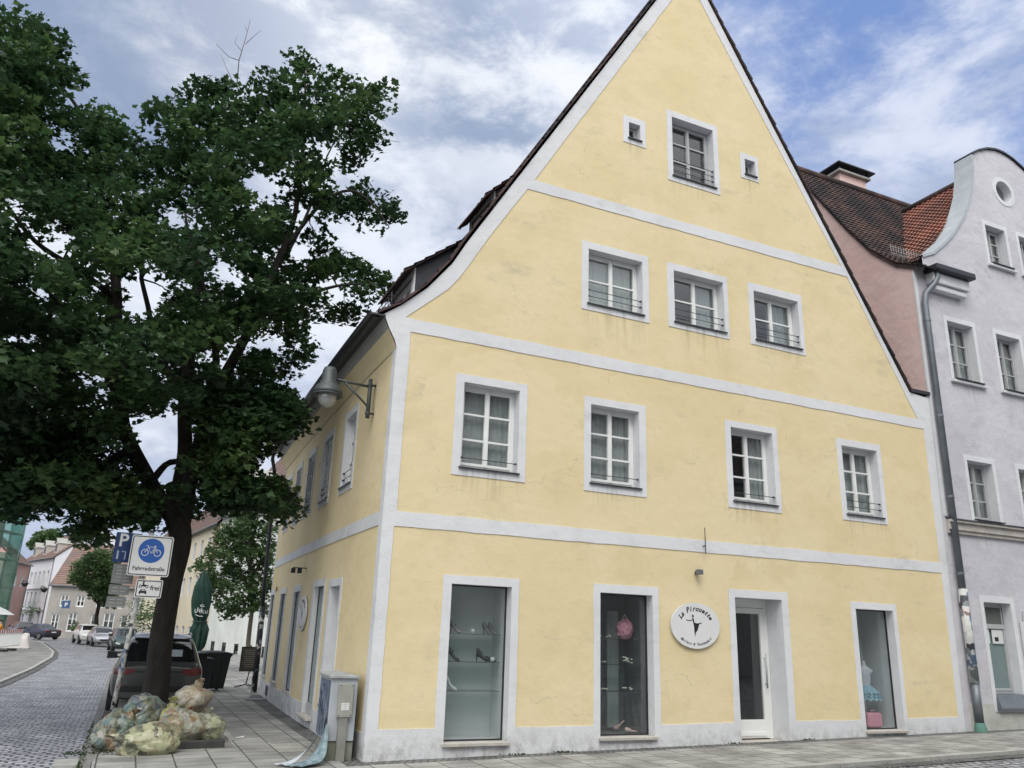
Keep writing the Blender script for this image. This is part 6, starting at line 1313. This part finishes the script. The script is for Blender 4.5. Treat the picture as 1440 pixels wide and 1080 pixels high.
# pavement round the house: slabs; strip of small setts by the walls; paved parking strip
def off_line(pts, d):
    out = []
    for i, p in enumerate(pts):
        a = Vector(pts[max(i-1, 0)]); b = Vector(pts[min(i+1, len(pts)-1)]); t_ = (b-a).normalized(); out.append((p[0]+t_.y*d, p[1]-t_.x*d))
    return out
sheet('pavement', [(-1.55, 0.0), (-1.55, 30), (-1.9, 52), (1.9, 53), (6.4, 24.5), (6.4, 12.2), (.02, 12.2), (-.20, 11), (-.30, 4), (-.32, -.34), (13, -.30), (60, -.3), (60, -2.15), (4, -2.32), (-3.55, -2.4), (-3.55, 1.95), (-1.62, 1.95), (-1.62, 0.0)][:1]+[(-1.55, 30), (-1.9, 52), (1.9, 53), (6.4, 24.5), (6.4, 12.2), (.02, 12.2), (-.20, 11), (-.30, 4), (-.32, -.34), (13, -.30), (60, -.3), (60, -2.15), (4, -2.32), (-3.55, -2.4), (-3.55, 1.95), (-1.55, 1.95)], M['slabs'], .0, .10)
sheet('wall_strip', [(-.30, 4), (-.20, 11), (.02, 12.2), (.35, 12.2), (.02, 4), (.0, -.0), (60, .0), (60, -.3), (13, -.30), (-.32, -.34)], M['setts'], -.006, .05)
sheet('parking_strip', [(-3.55, 1.955), (-3.55, 30), (-3.2, 52), (-1.9, 52), (-1.55, 30), (-1.555, 1.955)], M['pavers'], -.012, .08)
o = MB(); o.cm = 0
def line_strip(nm, pts, w, m_, top, thick=.12, seg=1.0):
    mb = MB(); a = [Vector(p) for p in pts]; tot = sum((a[i+1]-a[i]).length for i in range(len(a)-1)); n = max(1, int(tot/seg)); L = 0; cum = [0]
    for i in range(len(a)-1): cum.append(cum[-1]+(a[i+1]-a[i]).length)
    def at(l):
        for i in range(len(a)-1):
            if l <= cum[i+1]+1e-6: t_ = (l-cum[i])/(cum[i+1]-cum[i]); d = (a[i+1]-a[i]).normalized(); return a[i].lerp(a[i+1], t_), Vector((d.y, -d.x))
        d = (a[-1]-a[-2]).normalized(); return a[-1], Vector((d.y, -d.x))
    for k in range(n):
        p, n1 = at(tot*k/n+.006); q, n2 = at(tot*(k+1)/n-.006); h = random.uniform(-.004, .004); jj = random.uniform(-.006, .006)
        c = [p-n1*(w/2+jj), p+n1*(w/2+jj), q+n2*(w/2+jj), q-n2*(w/2+jj)]
        mb.add([GP(v.x, v.y, top+h) for v in c]+[GP(v.x, v.y, top-thick) for v in c], [(0, 1, 2, 3), (0, 4, 5, 1), (1, 5, 6, 2), (2, 6, 7, 3), (3, 7, 4, 0)])
    return tag(mb.build(nm, m_), kind='structure')
line_strip('kerb', off_line(kerbL, .06), .14, M['kerb'], .012)
line_strip('kerb', [(60, -2.22), (13, -2.22), (4, -2.39), (-3.3, -2.48)], .14, M['kerb'], .006)
line_strip('kerb', [(-3.635, -2.4), (-3.635, 30), (-3.3, 52)], .16, mat('grey_kerb', (.20, .20, .195), .85, var=.3, vscale=3, bump=.004, bscale=25), -.004, .1, .9)
line_strip('gutter_setts', off_line(kerbL, .26), .22, M['setts'], -.045, .1, .3)
line_strip('gutter_setts', [(60, -2.42), (13, -2.42), (4, -2.58), (-3.2, -2.68)], .24, M['setts'], -.05, .1, .3)
line_strip('pavement_edge', [(-1.50, 2.0), (-1.50, 30)], .12, M['kerb'], .003, .1, .9)
for i, y in enumerate((2.6,)):
    pass
sheet('soil', [(-3.5, 2.22), (-1.78, 2.22), (-1.78, 6.9), (-3.5, 6.9)], M['soil'], .004)
t = empty('tree_pit_edging', (0, 0, 0), label='dark steel and stone edging round the soil at the foot of the big maple', cat='edging')
o = MB(); dkb = mat('dark_beam', (.045, .045, .045), .8, var=.3, vscale=8, bump=.005)
T = lambda a, b, c: Vector((a, b, g(a, b)+c))
o.box(-3.05, -1.70, 2.10, 2.22, -.03, .10, T); o.build('front_beam', dkb, t, bevel=.015)
o = MB(); o.box(-1.78, -1.70, 2.225, 6.9, -.03, .035, T); o.box(-3.58, -1.70, 6.905, 7.0, -.03, .03, T); o.build('side_edging', dkb, t)
o = MB(); o.box(-4.02, -3.72, .78, 1.32, -.06, .03, T); tag(o.build('kerb_stone', M['kerb'], None, bevel=.01), 'single pale kerb stone at the street corner in front of the sacks', 'kerb stone')
# litter
rl = random.Random(5)
for (x, y, lab) in ((-1.36, 3.1, 'scrap of white paper on the slabs right of the sacks'), (-1.0, 2.2, 'tiny white scrap on the slabs below the paper')):
    o = MB(); o.add([GP(x-.07, y-.03, .006), GP(x+.06, y-.05, .012), GP(x+.09, y+.02, .03), GP(x-.05, y+.04, .008)] if 'paper' in lab[:20] else [GP(x-.02, y-.01, .006), GP(x+.02, y-.01, .006), GP(x+.02, y+.02, .008), GP(x-.02, y+.02, .006)], [(0, 1, 2, 3)]); tag(o.build('paper_scrap', M['signwhite']), lab, 'litter')
# ================================================================== sky and light
w = bpy.data.worlds.new('World'); SC.world = w; w.use_nodes = True; nt = w.node_tree; N = nt.nodes; L = nt.links
for n in list(N): N.remove(n)
SUN_EL, SUN_AZ = R(54), R(208)    # azimuth clockwise from +Y
sky = N.new('ShaderNodeTexSky'); sky.sky_type = 'NISHITA'; sky.sun_disc = False; sky.sun_elevation = SUN_EL; sky.sun_rotation = SUN_AZ; sky.air_density = 1.0; sky.dust_density = .6; sky.ozone_density = 3
tc = N.new('ShaderNodeTexCoord'); sp = N.new('ShaderNodeSeparateXYZ'); L.new(tc.outputs['Generated'], sp.inputs[0])
fl = N.new('ShaderNodeMapping'); fl.inputs['Scale'].default_value = (1, 1, 1.9); L.new(tc.outputs['Generated'], fl.inputs['Vector'])
def nz(scale, det, rough, dist, loc=(0, 0, 0)):
    mp = N.new('ShaderNodeMapping'); mp.inputs['Location'].default_value = loc; L.new(fl.outputs[0], mp.inputs['Vector'])
    n = N.new('ShaderNodeTexNoise'); n.inputs['Scale'].default_value = scale; n.inputs['Detail'].default_value = det; n.inputs['Roughness'].default_value = rough; n.inputs['Distortion'].default_value = dist; L.new(mp.outputs[0], n.inputs['Vector']); return n.outputs['Fac']
def mrg(f, a, b, c=0, d=1):
    m_ = N.new('ShaderNodeMapRange'); m_.interpolation_type = 'SMOOTHSTEP'; 
    for i, v in enumerate((a, b, c, d)): m_.inputs[i+1].default_value = v
    L.new(f, m_.inputs[0]); return m_.outputs[0]
def dirmask(px, py, r0, r1):
    d = ray(px, py).normalized(); dt = N.new('ShaderNodeVectorMath'); dt.operation = 'DOT_PRODUCT'; dt.inputs[1].default_value = d; nn = N.new('ShaderNodeVectorMath'); nn.operation = 'NORMALIZE'; L.new(tc.outputs['Generated'], nn.inputs[0]); L.new(nn.outputs[0], dt.inputs[0])
    return mrg(dt.outputs['Value'], math.cos(R(r1)), math.cos(R(r0)))
def math_(op, a, b):
    m_ = N.new('ShaderNodeMath'); m_.operation = op
    for i, v in enumerate((a, b)):
        if isinstance(v, (int, float)): m_.inputs[i].default_value = v
        else: L.new(v, m_.inputs[i])
    return m_.outputs[0]
def mixc(f, A, B):
    x = N.new('ShaderNodeMix'); x.data_type = 'RGBA'
    if isinstance(f, float): x.inputs[0].default_value = f
    else: L.new(f, x.inputs[0])
    for s, v in ((6, A), (7, B)):
        if isinstance(v, tuple): x.inputs[s].default_value = (*v, 1)
        else: L.new(v, x.inputs[s])
    return x.outputs[2]
skb = N.new('ShaderNodeVectorMath'); skb.operation = 'SCALE'; skb.inputs['Scale'].default_value = 1.0; L.new(sky.outputs[0], skb.inputs[0])
K = 10.0   # cloud radiance relative to the sky texture (background strength .1)
body = nz(2.6, 10, .60, .15, (3.1, 1.7, 0)); wisp = nz(8, 12, .66, .25, (7, 2, 0)); dark = nz(1.9, 9, .58, .2, (4.2, 8.4, 0))
puff = math_('ADD', math_('MULTIPLY', body, .66), math_('MULTIPLY', wisp, .34))
bright = (.78*K, .82*K, .91*K); mid = (.48*K, .55*K, .70*K); deep = (.29*K, .365*K, .52*K)
cloud = mixc(mrg(puff, .42, .58), mid, bright)
cloud = mixc(math_('MULTIPLY', mrg(dark, .47, .58), .7), cloud, deep)
cloud = mixc(math_('MULTIPLY', math_('MULTIPLY', dirmask(150, 60, 6, 13), mrg(puff, .62, .40, .55, 1)), .95), cloud, (.26*K, .335*K, .49*K))
cloud = mixc(math_('MULTIPLY', dirmask(600, 230, 3, 14), mrg(puff, .60, .44, .05, .75)), cloud, (.29*K, .37*K, .53*K))
cloud = mixc(math_('MULTIPLY', dirmask(420, 30, 1, 12), mrg(puff, .40, .54, .2, .95)), cloud, (.95*K, .97*K, 1.0*K))
cloud = mixc(math_('MULTIPLY', dirmask(760, 60, 2, 14), mrg(puff, .44, .56, .0, .8)), cloud, (.86*K, .89*K, .95*K))
cover = mrg(puff, .44, .62)
blue = math_('MAXIMUM', dirmask(1270, 60, 2, 19), math_('MULTIPLY', dirmask(1700, 300, 5, 22), .7))
cov = math_('SUBTRACT', 1.0, math_('MULTIPLY', blue, math_('SUBTRACT', 1.0, math_('MULTIPLY', cover, .78))))
bluec = mixc(.7, skb.outputs[0], (.22*K, .35*K, .72*K))
fin = mixc(cov, bluec, cloud)
# veil round the hidden sun: glow added behind the viewer to light the facade
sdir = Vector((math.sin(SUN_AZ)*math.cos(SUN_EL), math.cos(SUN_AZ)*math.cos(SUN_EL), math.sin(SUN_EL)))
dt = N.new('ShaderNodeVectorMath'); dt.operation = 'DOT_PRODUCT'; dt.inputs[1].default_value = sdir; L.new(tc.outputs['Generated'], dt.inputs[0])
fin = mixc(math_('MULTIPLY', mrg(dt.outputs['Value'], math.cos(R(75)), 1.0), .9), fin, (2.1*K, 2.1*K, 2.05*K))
# below the horizon
fin = mixc(mrg(sp.outputs[2], -.02, .0), (.25*K, .25*K, .25*K), fin)
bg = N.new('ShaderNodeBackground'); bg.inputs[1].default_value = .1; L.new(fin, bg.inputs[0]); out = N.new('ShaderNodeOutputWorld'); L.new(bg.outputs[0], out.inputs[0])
sl = bpy.data.lights.new('sun', 'SUN'); sl.energy = 1.4; sl.angle = R(30); sl.color = (1, .965, .91); so = bpy.data.objects.new('sun', sl); COL.objects.link(so)
sd = Vector((math.sin(SUN_AZ)*math.cos(SUN_EL), math.cos(SUN_AZ)*math.cos(SUN_EL), math.sin(SUN_EL))); so.rotation_euler = sd.to_track_quat('Z', 'Y').to_euler()
vs = SC.view_settings; vs.view_transform = 'Standard'; vs.look = 'None'; vs.gamma = 1; vs.exposure = .16; vs.use_curve_mapping = False
SC.render.engine = 'CYCLES'
